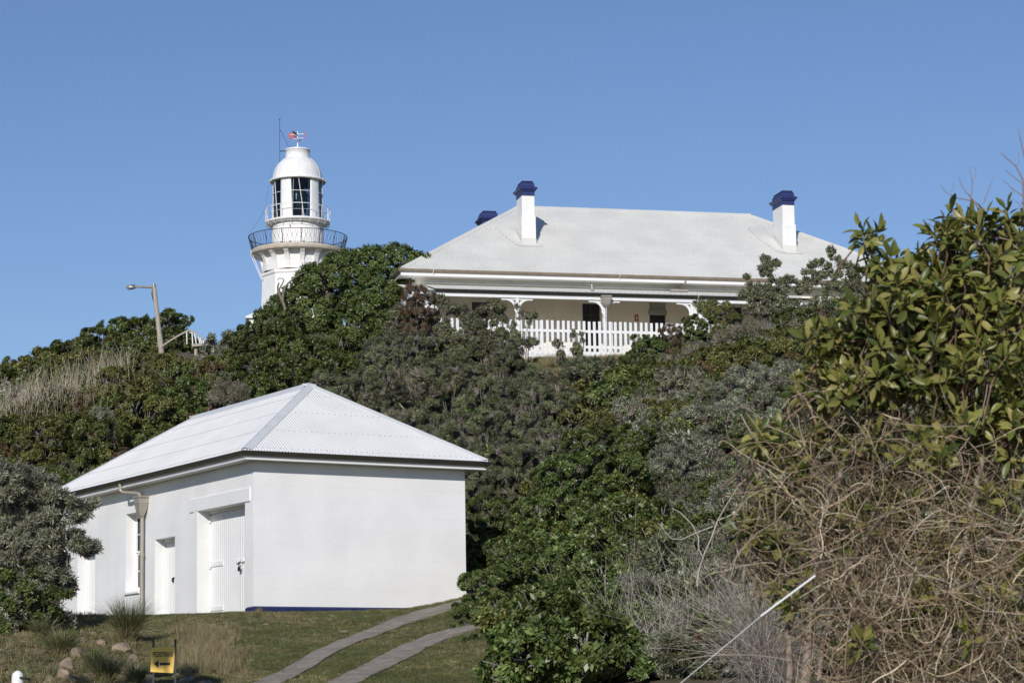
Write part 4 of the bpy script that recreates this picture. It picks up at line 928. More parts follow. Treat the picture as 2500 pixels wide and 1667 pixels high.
def scatter(name, pts, rot, scl, meshes, idx, label, cat=None, kind='stuff'):
    me = bpy.data.meshes.new(name); me.vertices.add(len(pts)); me.vertices.foreach_set('co', np.asarray(pts, np.float32).ravel())
    for nm, ty, dat in (('rot', 'FLOAT_VECTOR', rot), ('scl', 'FLOAT_VECTOR', scl), ('idx', 'INT', idx)):
        a = me.attributes.new(nm, ty, 'POINT'); a.data.foreach_set('vector' if ty == 'FLOAT_VECTOR' else 'value', np.asarray(dat, np.int32 if ty == 'INT' else np.float32).ravel())
    o = bpy.data.objects.new(name, me); COL.objects.link(o); tag(o, label, cat, kind=kind)
    src = bpy.data.collections.new(name+'_sources')
    for i, m_ in enumerate(meshes): src.objects.link(bpy.data.objects.new('%s_clump_%02d' % (name, i), m_))
    ng = bpy.data.node_groups.new(name, 'GeometryNodeTree'); ng.interface.new_socket('Geometry', in_out='INPUT', socket_type='NodeSocketGeometry'); ng.interface.new_socket('Geometry', in_out='OUTPUT', socket_type='NodeSocketGeometry')
    gi = ng.nodes.new('NodeGroupInput'); go = ng.nodes.new('NodeGroupOutput'); ip = ng.nodes.new('GeometryNodeInstanceOnPoints'); ci = ng.nodes.new('GeometryNodeCollectionInfo')
    ci.inputs['Collection'].default_value = src; ci.inputs['Separate Children'].default_value = True; ci.inputs['Reset Children'].default_value = True
    def att(nm, ty):
        n = ng.nodes.new('GeometryNodeInputNamedAttribute'); n.data_type = ty; n.inputs['Name'].default_value = nm; return n.outputs['Attribute']
    ng.links.new(gi.outputs[0], ip.inputs['Points']); ng.links.new(ci.outputs[0], ip.inputs['Instance']); ip.inputs['Pick Instance'].default_value = True
    ng.links.new(att('idx', 'INT'), ip.inputs['Instance Index']); ng.links.new(att('scl', 'FLOAT_VECTOR'), ip.inputs['Scale'])
    er = ng.nodes.new('FunctionNodeEulerToRotation'); ng.links.new(att('rot', 'FLOAT_VECTOR'), er.inputs[0]); ng.links.new(er.outputs[0], ip.inputs['Rotation'])
    ng.links.new(ip.outputs[0], go.inputs[0]); md = o.modifiers.new('scatter', 'NODES'); md.node_group = ng
    return o
def blades(seed, n, h, w_, rad, m_, lean=.5, droop=.35, k=4, name='blades'):
    rg = np.random.default_rng(seed); a = rg.uniform(0, 6.28, n); r = rad*np.sqrt(rg.uniform(0, 1, n)); hh = h*rg.uniform(.55, 1.15, n); ln = lean*rg.uniform(.15, 1.1, n)
    d = np.stack([np.cos(a), np.sin(a), 0*a], 1); V = []; t = np.linspace(0, 1, k)
    P0 = d*r[:, None]*.5; S = np.stack([-np.sin(a), np.cos(a), 0*a], 1); S = unit(S+rg.normal(size=S.shape)*.5)
    rows = []
    for q in t:
        c = P0+d*(ln*hh*q**1.4)[:, None]+np.array([0, 0, 1])*(hh*(q-droop*ln*q**2.5))[:, None]
        ww = w_*(1-q**2)*.5+.0004; rows.append(c-S*ww); rows.append(c+S*ww)
    V = np.stack(rows, 1).reshape(-1, 3); b = np.arange(n)[:, None]*2*k
    Q = np.concatenate([np.stack([b+2*i, b+2*i+1, b+2*i+3, b+2*i+2], -1) for i in range(k-1)], 1).reshape(-1, 4)
    me = np_mesh(name, V, Q); me.materials.append(m_); return me

# ------------------------------------------------------------------ trees and shrubs one can point to
FR = 'shrubs and small trees along the far left ridge'
for i, (k, px, py, R, lb) in enumerate([
    ('olive', 18, 935, 50, 'yellow-green shrub at the far left edge of the ridge skyline'),
    ('olive', 68, 905, 52, 'small rounded olive shrub second from the left on the ridge skyline'),
    ('olive', 130, 890, 60, 'olive shrub on the ridge skyline between the small rounded one and the dark trees'),
    ('glossy', 192, 868, 62, 'dark green shrub on the rising part of the left ridge skyline'),
    ('glossy', 246, 838, 58, 'dark green shrub on the ridge above the pale dead stems'),
    ('glossy', 312, 815, 62, 'tall dark bushy tree left of the timber lamp pole'),
    ('glossy', 384, 808, 66, 'tall dark bushy tree directly behind the timber lamp pole'),
    ('glossy', 432, 790, 36, 'dark tree limb of foliage reaching right of the lamp pole'),
    ('glossy', 505, 868, 26, 'small dark bush behind the right end of the white balustrade'),
    ]): shrub(k, px, py, 143.5+(i % 3), R, lb, 1., FR, 'ridge_tree' if R > 60 else 'ridge_shrub', 'tree' if R > 60 else 'shrub')
def row(group, items):
    for k, px, py, Y, R, lb in items: shrub(k, px, py, Y, R, lb, 1., group, {'banksia': 'banksia_bush', 'silver': 'silver_banksia_bush', 'twiggy': 'bare_twig_bush', 'brown': 'brown_leaved_bush'}.get(k, 'coastal_shrub'))
row('shrubs on the near left slope', [
    ('olive', 345, 893, 88, 46, 'olive shrub in front of the foot of the timber lamp pole'),
    ('olive', 405, 900, 88, 46, 'olive shrub just right of the lamp pole foot'),
    ('olive', 468, 905, 88, 46, 'olive shrub under the white balustrade'),
    ('olive', 528, 902, 87, 48, 'olive shrub between the balustrade and the dark bushes below the lighthouse'),
    ('olive', 285, 925, 86, 52, 'yellowish shrub among the pale dead stems on the left slope'),
    ('glossy', 470, 975, 82, 78, 'large dark green shrub in the middle of the left slope'),
    ('olive', 360, 1010, 80, 78, 'olive shrub in the middle of the left slope, left of the large dark one'),
    ('glossy', 240, 1060, 78, 70, 'dark green shrub lower on the left slope above the shed roof end'),
    ('olive', 110, 1060, 79, 72, 'olive shrub near the left edge above the silver-leaved tree'),
    ('glossy', 380, 1090, 74, 62, 'dark green shrub just above the low end of the shed ridge'),
    ('twiggy', 560, 960, 80, 50, 'bare grey twiggy bush above the shed ridge'),
    ('brown', 300, 1140, 74, 56, 'brown-leaved shrub close above the shed roof hip on the left')])
row('dark shrubs below the lighthouse', [
    ('glossy', 596, 836, 87, 44, 'dark glossy shrub at the left end of the group below the lighthouse'),
    ('glossy', 610, 820, 88.5, 33, 'small dark glossy shrub against the annex eave at the left of the lighthouse'),
    ('glossy', 632, 812, 87, 46, 'dark glossy shrub directly below the lighthouse annex'),
    ('glossy', 695, 785, 86, 52, 'dark glossy shrub at the foot of the lighthouse tower'),
    ('glossy', 655, 900, 83, 70, 'big dark glossy shrub left of the shed roof apex, high on the slope'),
    ('glossy', 760, 870, 84, 74, 'dark glossy shrub straight above the shed roof apex'),
    ('glossy', 850, 850, 85, 72, 'dark glossy shrub between the shed apex and the cottage end'),
    ('banksia', 830, 950, 78, 58, 'grey-green banksia bush beside the thick bare trunk above the shed roof')])
row('grey-green banksia bushes on the slope below the cottage', [
    ('banksia', 945, 855, 82, 62, 'grey-green banksia bush at the left end below the cottage'),
    ('banksia', 1015, 845, 83, 52, 'banksia bush below the white end room of the cottage'),
    ('banksia', 1235, 850, 82, 44, 'banksia bush at the foot of the first verandah post'),
    ('banksia', 925, 950, 77, 62, 'banksia bush with brown cones left of centre above the shed roof'),
    ('twiggy', 1010, 940, 78, 70, 'brown twiggy bush above the right slope of the shed roof'),
    ('banksia', 1100, 930, 78, 72, 'banksia bush in the middle of the slope below the fence'),
    ('banksia', 1195, 935, 77, 70, 'banksia bush one step right of the middle of the slope'),
    ('twiggy', 970, 1040, 73, 58, 'tangled brown bush with bare trunks just above the shed roof slope'),
    ('banksia', 1070, 1050, 72, 72, 'banksia bush above the lower right slope of the shed roof'),
    ('banksia', 1165, 1050, 71, 74, 'dark banksia bush right of the shed roof at mid slope'),
    ('banksia', 1260, 1010, 73, 68, 'banksia bush below the dry grass bank, on its left'),
    ('banksia', 1345, 985, 74, 62, 'banksia bush straight below the dry grass bank'),
    ('banksia', 1150, 1150, 67, 58, 'low banksia bush beside the right end of the shed eave'),
    ('banksia', 1245, 1110, 67, 62, 'banksia bush right of the shed eave, above the bright green mass'),
    ('banksia', 1335, 1080, 68, 62, 'banksia bush at the upper left of the bright green mass')])
row('small shrubs standing before the picket fence', [
    ('brown', 1020, 722, 84, 44, 'reddish-brown bush in front of the left end of the cottage eave'),
    ('banksia', 1400, 905, 79, 32, 'low grey bush on the dry grass bank below the fence')])
row('shrubs to the right of the picket fence', [
    ('glossy', 1585, 850, 83, 50, 'dark green shrub hiding the right end of the picket fence'),
    ('glossy', 1560, 890, 81, 44, 'dark green shrub low beside the dry grass bank'),
    ('bright', 1700, 790, 84, 36, 'bright green shrub below the paired verandah posts'),
    ('brown', 1640, 815, 84, 36, 'reddish shrub under the dark door transom'),
    ('olive', 1770, 780, 84, 34, 'brown-green bush in front of the right verandah bracket'),
    ('twiggy', 1720, 870, 81, 62, 'grey tangled twig bush right of centre below the verandah'),
    ('twiggy', 1800, 830, 81, 58, 'grey tangled twig bush left of the bright green dome'),
    ('bright', 1945, 785, 80, 54, 'bright green dome-shaped shrub right of the cottage verandah'),
    ('glossy', 2230, 690, 83, 70, 'dark shrub behind the large-leaved tree at the skyline'),
    ('glossy', 2380, 680, 83, 80, 'dark shrub at the right edge behind the large leaves'),
    ('olive', 1620, 945, 77, 60, 'olive shrub below the dark green one at the fence end'),
    ('olive', 1510, 960, 77, 58, 'olive shrub below the right part of the dry grass bank'),
    ('brown', 1450, 925, 79, 38, 'orange-brown low bush at the foot of the dry grass bank'),
    ('twiggy', 1700, 955, 76, 60, 'grey-brown twig bush above the silver banksias')])
row('silver banksia bushes on the right slope', [
    ('silver', 1820, 935, 70, 72, 'silver-leaved banksia bush nearest below the bright green dome'),
    ('silver', 1935, 945, 68, 80, 'silver-leaved banksia bush beside the left edge of the vine tangle'),
    ('silver', 1730, 1035, 67, 78, 'silver-leaved banksia bush with bare pale stems at mid right slope'),
    ('banksia', 1850, 1060, 65, 84, 'grey-green banksia bush left of the vine tangle top'),
    ('olive', 1605, 1020, 71, 62, 'olive shrub between the bright green mass and the silver banksias'),
    ('olive', 1480, 1045, 70, 60, 'light green shrub on top of the bright green mass'),
    ('silver', 1640, 1130, 61, 72, 'silver-leaved bush right of the bright green mass top'),
    ('banksia', 1765, 1170, 58, 88, 'broad grey-green banksia bush left of the vine tangle middle'),
    ('silver', 1640, 1260, 54, 62, 'silver-tinged bush above the dark hollow'),
    ('banksia', 1890, 1240, 56, 90, 'banksia bush half behind the left side of the vine tangle'),
    ('banksia', 2050, 1100, 64, 110, 'banksia bush behind the vine tangle'),
    ('silver', 1580, 1440, 43, 62, 'silver-leaved bush at the top of the grey dead stems'),
    ('banksia', 1680, 1470, 43, 60, 'grey-green bush among the grey dead stems'),
    ('glossy', 1520, 1650, 39, 62, 'dark green bush at the bottom edge under the left of the dead stems'),
    ('glossy', 1650, 1590, 41, 70, 'dark green bush under the grey dead stems')])
row('bright green shrubs right of the shed', [
    ('bright', 1430, 1085, 62, 66, 'bright green shrub at the very top of the green mass, left one'),
    ('bright', 1535, 1075, 63, 62, 'bright green shrub at the very top of the green mass, right one'),
    ('bright', 1345, 1165, 60, 52, 'bright green shrub at the top left edge of the green mass'),
    ('bright', 1350, 1650, 41, 72, 'bright green shrub at the bottom edge where the green mass meets the dead stems'),
    ('bright', 1395, 1160, 58, 88, 'bright green shrub at the upper left of the green mass'),
    ('bright', 1510, 1165, 58, 86, 'bright green shrub at the upper right of the green mass'),
    ('bright', 1330, 1255, 54, 78, 'bright green shrub on the left shoulder of the green mass'),
    ('bright', 1450, 1270, 54, 98, 'large bright green shrub in the centre of the green mass'),
    ('bright', 1555, 1290, 53, 60, 'bright green shrub overhanging the dark hollow'),
    ('bright', 1260, 1350, 51, 74, 'bright green shrub beside the dark gap right of the shed'),
    ('bright', 1185, 1430, 48.5, 70, 'bright green shrub overlapping the lower right corner of the shed'),
    ('bright', 1330, 1400, 49, 84, 'bright green shrub above the small dark gap'),
    ('bright', 1145, 1510, 46.5, 52, 'bright green shrub at the end of the wheel tracks'),
    ('bright', 1260, 1500, 46.5, 88, 'bright green shrub in the lower middle of the green mass'),
    ('bright', 1400, 1500, 46, 84, 'bright green shrub left of the silver-leaved bush'),
    ('bright', 1160, 1590, 44, 62, 'bright green shrub overhanging the lawn edge'),
    ('bright', 1270, 1620, 43, 96, 'bright green shrub at the bottom edge of the green mass'),
    ('bright', 1415, 1625, 43, 88, 'bright green shrub at the bottom beside the grey dead stems'),
    ('glossy', 1195, 1240, 62, 52, 'dark shrub in the gap right of the shed wall')])
tree('dense_tree', 'large dense dark green tree beside the left end of the cottage roof', 5,
     [(855, 668, 74), (910, 655, 70), (965, 648, 66), (1020, 650, 48), (830, 655, 50), (770, 690, 60), (735, 740, 60), (795, 690, 60), (748, 712, 46), (850, 730, 80), (930, 725, 80), (1000, 715, 60), (770, 765, 70), (860, 800, 80), (690, 745, 40), (700, 790, 60), (950, 800, 60), (900, 760, 70), (770, 735, 52), (752, 795, 56), (650, 775, 34), (665, 790, 44), (1000, 760, 50)], 92, 'glossy', 30000, L=.085, W=.042, rmin=.7, clump=.3, twigs=900, twig_r=.012)
tree('silver_leaved_tree', 'silver-leaved tree leaning over the left end of the shed', 8,
     [(10, 1195, 90), (85, 1235, 80), (150, 1255, 58), (205, 1248, 30), (246, 1230, 15), (125, 1208, 44), (100, 1180, 40), (60, 1340, 110), (168, 1335, 60), (222, 1345, 30), (105, 1430, 82), (30, 1490, 100), (135, 1520, 46), (50, 1590, 80)], 50, 'silver', 10500, L=.11, W=.024, lpt=9, spread=(30, 85), twigs=900, twig_r=.008, clump=.4, ntr=2)
tree('dark_bush', 'dark green bush under the silver-leaved tree at the bottom left', 18, [(35, 1540, 80), (108, 1500, 50), (20, 1630, 90), (110, 1590, 48), (150, 1455, 26), (60, 1450, 80)], 49, 'glossy', 3600, L=.07, W=.03, twigs=300, ntr=3, cat='bush')
tree('shade_tree', 'leafy tree just outside the left of the frame shading the rocks', 9,
     [(-620, 470, 110), (-500, 420, 120), (-380, 440, 110), (-300, 490, 80), (-560, 330, 90), (-430, 330, 80)], 27, 'glossy', 2600, L=.10, W=.05)

# bare limbs of the dead branch in front of the tower, and thick bare trunks on the slope
def limbs(name, label, base, lines, mat_, Y, cat='dead branch'):
    B = Vector(at(*base, Y)); r = empty(name, B, 0, label=label, cat=cat)
    for k, (pts, r0, r1) in enumerate(lines):
        mb = MB(); P = [Vector(at(x, y, Y+d))-B for x, y, d in pts]; n = len(P)
        mb.tube(P, [r0+(r1-r0)*i/(n-1) for i in range(n)], 7); mb.build('limb', M[mat_], r)
limbs('dead_branch', 'grey forked dead branch standing in front of the lighthouse wall', (697, 760), [
    ([(700, 765, 0), (690, 735, 0), (684, 722, 0), (679, 712, 0), (678, 700, 0), (681, 690, 0)], .07, .03),
    ([(690, 735, 0), (692, 712, 0), (697, 700, 0), (703, 692, 0), (712, 684, 0)], .06, .03),
    ([(681, 718, 0), (683, 703, 0), (690, 692, 0), (693, 684, 0), (690, 680, 0), (682, 679, 0), (677, 685, 0)], .035, .015),
    ([(703, 692, 0), (716, 680, 0), (735, 668, 0), (750, 664, 0)], .03, .012)], 'bark', 91)
limbs('bare_tree', 'thick pale bare trunk above the shed roof apex', (885, 1000), [
    ([(886, 1010, 0), (884, 980, 0), (887, 950, 0), (885, 920, 0)], .12, .09), ([(886, 985, .1), (893, 960, .1), (897, 940, 0)], .06, .04)], 'palestem', 77, 'bare tree')
limbs('leaning_tree', 'pair of pale leaning trunks above the right slope of the shed roof', (1035, 1040), [
    ([(1040, 1050, 0), (1028, 1020, 0), (1018, 1000, 0)], .05, .035), ([(1028, 1045, 0), (1024, 1018, 0), (1020, 1000, 0)], .035, .03),
    ([(1002, 1020, 0), (988, 1000, 0), (975, 985, 0)], .035, .02)], 'palestem', 72, 'bare tree')
limbs('curved_limbs', 'curving bare brown limbs against the dark hollow on the right', (1700, 1430), [
    ([(1702, 1430, 0), (1705, 1395, 0), (1720, 1350, 0), (1738, 1310, 0), (1752, 1270, 0)], .022, .014),
    ([(1715, 1358, 0), (1706, 1340, 0), (1705, 1310, 0), (1690, 1280, 0), (1660, 1250, 0), (1640, 1240, 0)], .016, .008),
    ([(1752, 1270, 0), (1790, 1255, 0), (1830, 1258, -.3)], .014, .009),
    ([(1740, 1285, 0), (1700, 1300, 0), (1665, 1316, 0), (1640, 1315, 0), (1618, 1290, 0), (1605, 1275, 0)], .013, .006),
    ([(1752, 1270, 0), (1775, 1230, 0), (1800, 1190, -.2), (1840, 1150, -.3)], .014, .008)], 'wood', 42, 'limbs')
limbs('bare_forked_bush', 'leafless grey forked bush in front of the right end of the verandah roof', (1850, 745), [
    ([(1855, 770, 0), (1848, 740, 0), (1838, 725, 0), (1825, 715, 0), (1810, 705, 0)], .045, .02),
    ([(1838, 725, 0), (1830, 705, 0), (1828, 690, 0)], .025, .018), ([(1829, 700, 0), (1822, 692, 0)], .02, .015), ([(1829, 700, 0), (1839, 690, 0)], .02, .015),
    ([(1825, 715, 0), (1818, 712, 0), (1806, 700, 0)], .02, .014), ([(1846, 735, 0), (1852, 712, 0), (1850, 695, 0)], .025, .015), ([(1840, 728, 0), (1845, 710, 0), (1842, 700, 0)], .02, .014),
    ([(1848, 740, 0), (1822, 735, 0), (1808, 722, 0)], .02, .012)], 'twig', 84.5, 'bush')

airy('sapling', 'thin dark sapling standing before the picket fence near the downpipe', 1408, 815, 22, 52, 82, 71, nl=9, nt=420, rl=9, tw=300)
airy('sapling', 'thin low sapling before the picket fence, left of the taller one', 1362, 848, 14, 26, 82, 72, nl=6, nt=200, rl=8, tw=160)
airy('sprig_bush', 'sparse sprig bush rising over the left pickets and first post', 1275, 790, 34, 50, 82.5, 73, nl=12, nt=700, rl=11, tw=500)
airy('open_bush', 'open grey bush in front of the cottage verandah end', 1050, 760, 42, 48, 83.5, 74, nl=16, nt=1500, rl=14)
airy('open_bush', 'open banksia bush covering the left part of the picket fence', 1120, 800, 52, 52, 83, 75, nl=18, nt=2600, rl=17)
airy('open_bush', 'open banksia bush rising in front of the dark verandah window', 1190, 790, 46, 52, 83, 76, nl=18, nt=2600, rl=17)
airy('open_bush', 'open bush left of the white end room of the cottage', 985, 780, 40, 40, 84, 81, nl=14, nt=1800, rl=18)
airy('open_bush', 'tall open grey bush in front of the right chimney slope', 1862, 690, 52, 66, 84.5, 77, nl=34, nt=2700, rl=13, tw=1500)
airy('open_bush', 'open grey bush between the two tall ones below the roof', 1940, 728, 50, 56, 84, 78, nl=28, nt=2500, rl=15, tw=1200)
airy('open_bush', 'tallest open grey bush rising to the right hip of the roof', 2020, 685, 56, 78, 84, 79, nl=36, nt=3600, rl=14, tw=1900)
airy('open_bush', 'open grey bush behind the left sprig of the large-leaved tree', 2110, 712, 56, 64, 83, 80, nl=30, nt=3200, rl=16, tw=1500)
airy('orange_bush', 'orange-tinged leafy bush under the right end of the verandah beam', 1750, 748, 44, 16, 84, 83, 'olive', nl=10, nt=900, rl=14, tw=500)

# ------------------------------------------------------------------ understory scrub (one mass)
def understory():
    rg = np.random.default_rng(3); species = ['glossy', 'olive', 'banksia', 'silver', 'bright', 'brown', 'twiggy']; meshes = []
    for i, sp in enumerate(species):
        for v in range(2):
            lb = lobes_round(100+i*9+v, 5, .75, .38); L, W_ = {'banksia': (.09, .021), 'silver': (.10, .021), 'bright': (.075, .040), 'brown': (.055, .03), 'twiggy': (.05, .022)}.get(sp, (.085, .042))
            n = {'twiggy': 420, 'brown': 900, 'bright': 1300}.get(sp, 900)
            meshes.append(crown_mesh('scrub_%s' % sp, 500+i*7+v, lb, n, 8 if sp in ('banksia', 'silver') else 7, L, W_, [LM['banksia' if sp == 'twiggy' else sp], M['palestem' if sp == 'twiggy' else 'twig']], twigs=500 if sp == 'twiggy' else 90, nclump=25, twig_r=.008))
    n = 16000; y = rg.uniform(35, 175, n)**1.0; pxr = rg.uniform(-150, 2650, n); x = (pxr-1250)*y/5600
    keep = rg.uniform(0, 1, n) < np.clip(y/110, .35, 1)
    def ok(x, y, p):
        a = (x-SH.o[0])*SH.a[0]+(y-SH.o[1])*SH.a[1]; b = (x-SH.o[0])*SH.b[0]+(y-SH.o[1])*SH.b[1]
        if -1.0 < a < 6.9 and -1.5 < b < 14.2: return False
        if y < 56 and p < (1235 if y > 44 else 1200): return False
        if y < 66 and p < 640: return False
        if p < 1235 and y < 62 and b < 2: return False
        a2 = (x-HO.o[0])*HO.a[0]+(y-HO.o[1])*HO.a[1]; b2 = (x-HO.o[0])*HO.b[0]+(y-HO.o[1])*HO.b[1]
        if b2 > -5.4 and a2 > -1.0: return False
        if 1262 < p < 1545 and b2 > -9.5: return False
        if 1262 < p < 1580 and b2 > -11 and rg.uniform() < .5: return False
        if 330 < p < 590 and 93 < y < 141: return False
        if 430 < p < 530 and 86.5 < y < 141: return False
        if y > 100 and p > 1150: return False
        return True
    m = np.array([ok(*q) for q in zip(x, y, pxr)]) & keep; x, y, pxr = x[m], y[m], pxr[m]; k = len(x); z = G(x, y)
    P = {'fl': [.5, .42, .02, 0, 0, .06, 0], 'l': [.28, .42, .08, .04, .02, .10, .06], 'd': [.65, .12, .15, 0, .03, .02, .03], 'm': [.06, .14, .52, .04, .02, .08, .14],
         'r': [.12, .25, .14, .05, .12, .10, .22], 's': [.04, .10, .36, .34, .04, .02, .10], 'b': [.15, .1, 0, 0, .75, 0, 0]}
    idx = []
    for a, b in zip(pxr, y):
        c = 'fl' if b > 105 else ('l' if a < 560 else 'd' if a < 900 else ('b' if (b < 62 and a < 1560) else ('m' if a < 1450 else ('r' if b > 72 else 's'))))
        idx.append(rg.choice(7, p=np.array(P[c])/sum(P[c]))*2+rg.integers(0, 2))
    s = rg.uniform(.55, 1.05, k)*np.where(rg.uniform(0, 1, k) < .12, 1.6, 1); s = np.where(y > 105, s*1.5, s); s = np.where((y > 78) & (y < 100) & (pxr > 1000), s*.75, s)
    rot = np.stack([rg.normal(0, .15, k), rg.normal(0, .15, k), rg.uniform(0, 6.28, k)], 1)
    scatter('hillside_scrub', np.stack([x, y, z-.05], 1), rot, np.stack([s, s, s*rg.uniform(.8, 1.15, k)], 1), meshes, idx, 'dense mixed coastal scrub filling the hillside between the larger shrubs', 'scrub')
    print('scrub', k)
understory()

# pale dead stems on the left slope, grey dead stems at lower right
def dead_stems(name, label, n, region, Yr, h, r, mat_, lean, curl=.25, seed=1):
    rg = np.random.default_rng(seed); (x0, y0), (x1, y1), hw = region; t = rg.uniform(0, 1, n)
    px = x0+(x1-x0)*t+rg.normal(0, hw*.5, n); py = y0+(y1-y0)*t+rg.normal(0, hw*.35, n); Y = rg.uniform(*Yr, n)
    P0 = np.array([at(a, b, c) for a, b, c in zip(px, py, Y)]); gz_ = G(P0[:, 0], P0[:, 1]); P0[:, 2] = np.maximum(P0[:, 2]-h*.4, gz_-.05)
    H = h*rg.uniform(.5, 1.2, n); k = 6; tt = np.linspace(0, 1, k)[None, :, None]; D = np.array([0, 0, 1])+rg.normal(size=(n, 3))*lean; D = unit(D)
    C = rg.normal(size=(n, 3))*curl; P = P0[:, None]+D[:, None]*H[:, None, None]*tt+C[:, None]*H[:, None, None]*tt**2+rg.normal(size=(n, k, 3))*.012
    V, Q = strands(P, np.linspace(1, .35, k)[None]*r*rg.uniform(.6, 1.3, (n, 1))); me = np_mesh(name, V, Q); link(name, me, M[mat_], label=label, cat='dead stems', kind='stuff')
dead_stems('pale_dead_stems', 'pale dead upright stems in a band across the left slope', 520, ((-20, 985), (310, 880), 40), (85, 88.5), .9, .008, 'palestem', .22, .2, 4)
dead_stems('pale_dead_stems', 'pale dead stems scattered lower across the left slope', 300, ((0, 1010), (420, 930), 90), (82, 86), .7, .007, 'palestem', .3, .3, 5)
dead_stems('grey_dead_stems', 'thicket of silvery grey dead stems at the lower right', 1050, ((1480, 1600), (1880, 1560), 120), (36, 39.5), 1.05, .0042, 'greystem', .6, .6, 6)
dead_stems('brown_dead_stems', 'grey-brown dead stems hanging beside the vine-covered trunk', 700, ((1830, 1500), (1900, 1620), 70), (30, 32), .9, .0038, 'greystem', .4, .8, 7)

for k_, cols_ in (('vine_near', [(.06, .04, .027), (.18, .12, .08), (.34, .245, .165), (.56, .46, .35)]), ('greystem', [(.12, .10, .085), (.27, .24, .205), (.44, .39, .33), (.62, .57, .50)]), ('palestem', [(.15, .12, .09), (.30, .25, .195), (.44, .38, .31)])):
    if k_ in M: M[k_+'_old'] = M[k_]
    M[k_] = leafmat(k_+'_strands', cols_, .85, .05, spec=.2)
for o_ in list(bpy.data.objects):
    if o_.type == 'MESH' and 'dead_stems' in o_.name: o_.data.materials[0] = M['greystem'] if 'grey' in o_.name or 'brown' in o_.name else M['palestem']
# ------------------------------------------------------------------ large-leaved tree under a dry vine tangle, close at the right
def big_leaf(P, D, A, L, W, droop):
    """curved leaf of 2 x 5 quads with a folded midrib"""
    n = len(P); k = 6; t = np.linspace(0, 1, k); Nn = unit(A-(A*D).sum(-1, keepdims=True)*D); S = np.cross(D, Nn)
    prof = np.array([.10, .55, .92, 1., .72, .03])*.5; V = []
    for i in range(k):
        c = P+D*(L*t[i])[:, None]-Nn*(L*droop*t[i]**2)[:, None]; w_ = (W*prof[i])[:, None]
        V += [c-S*w_+Nn*w_*.45, c, c+S*w_+Nn*w_*.45]
    V = np.stack(V, 1).reshape(-1, 3); b = np.arange(n)[:, None]*3*k
    Q = np.concatenate([np.stack([b+3*i+j, b+3*i+j+1, b+3*i+j+4, b+3*i+j+3], -1) for i in range(k-1) for j in (0, 1)], 1).reshape(-1, 4); return V, Q
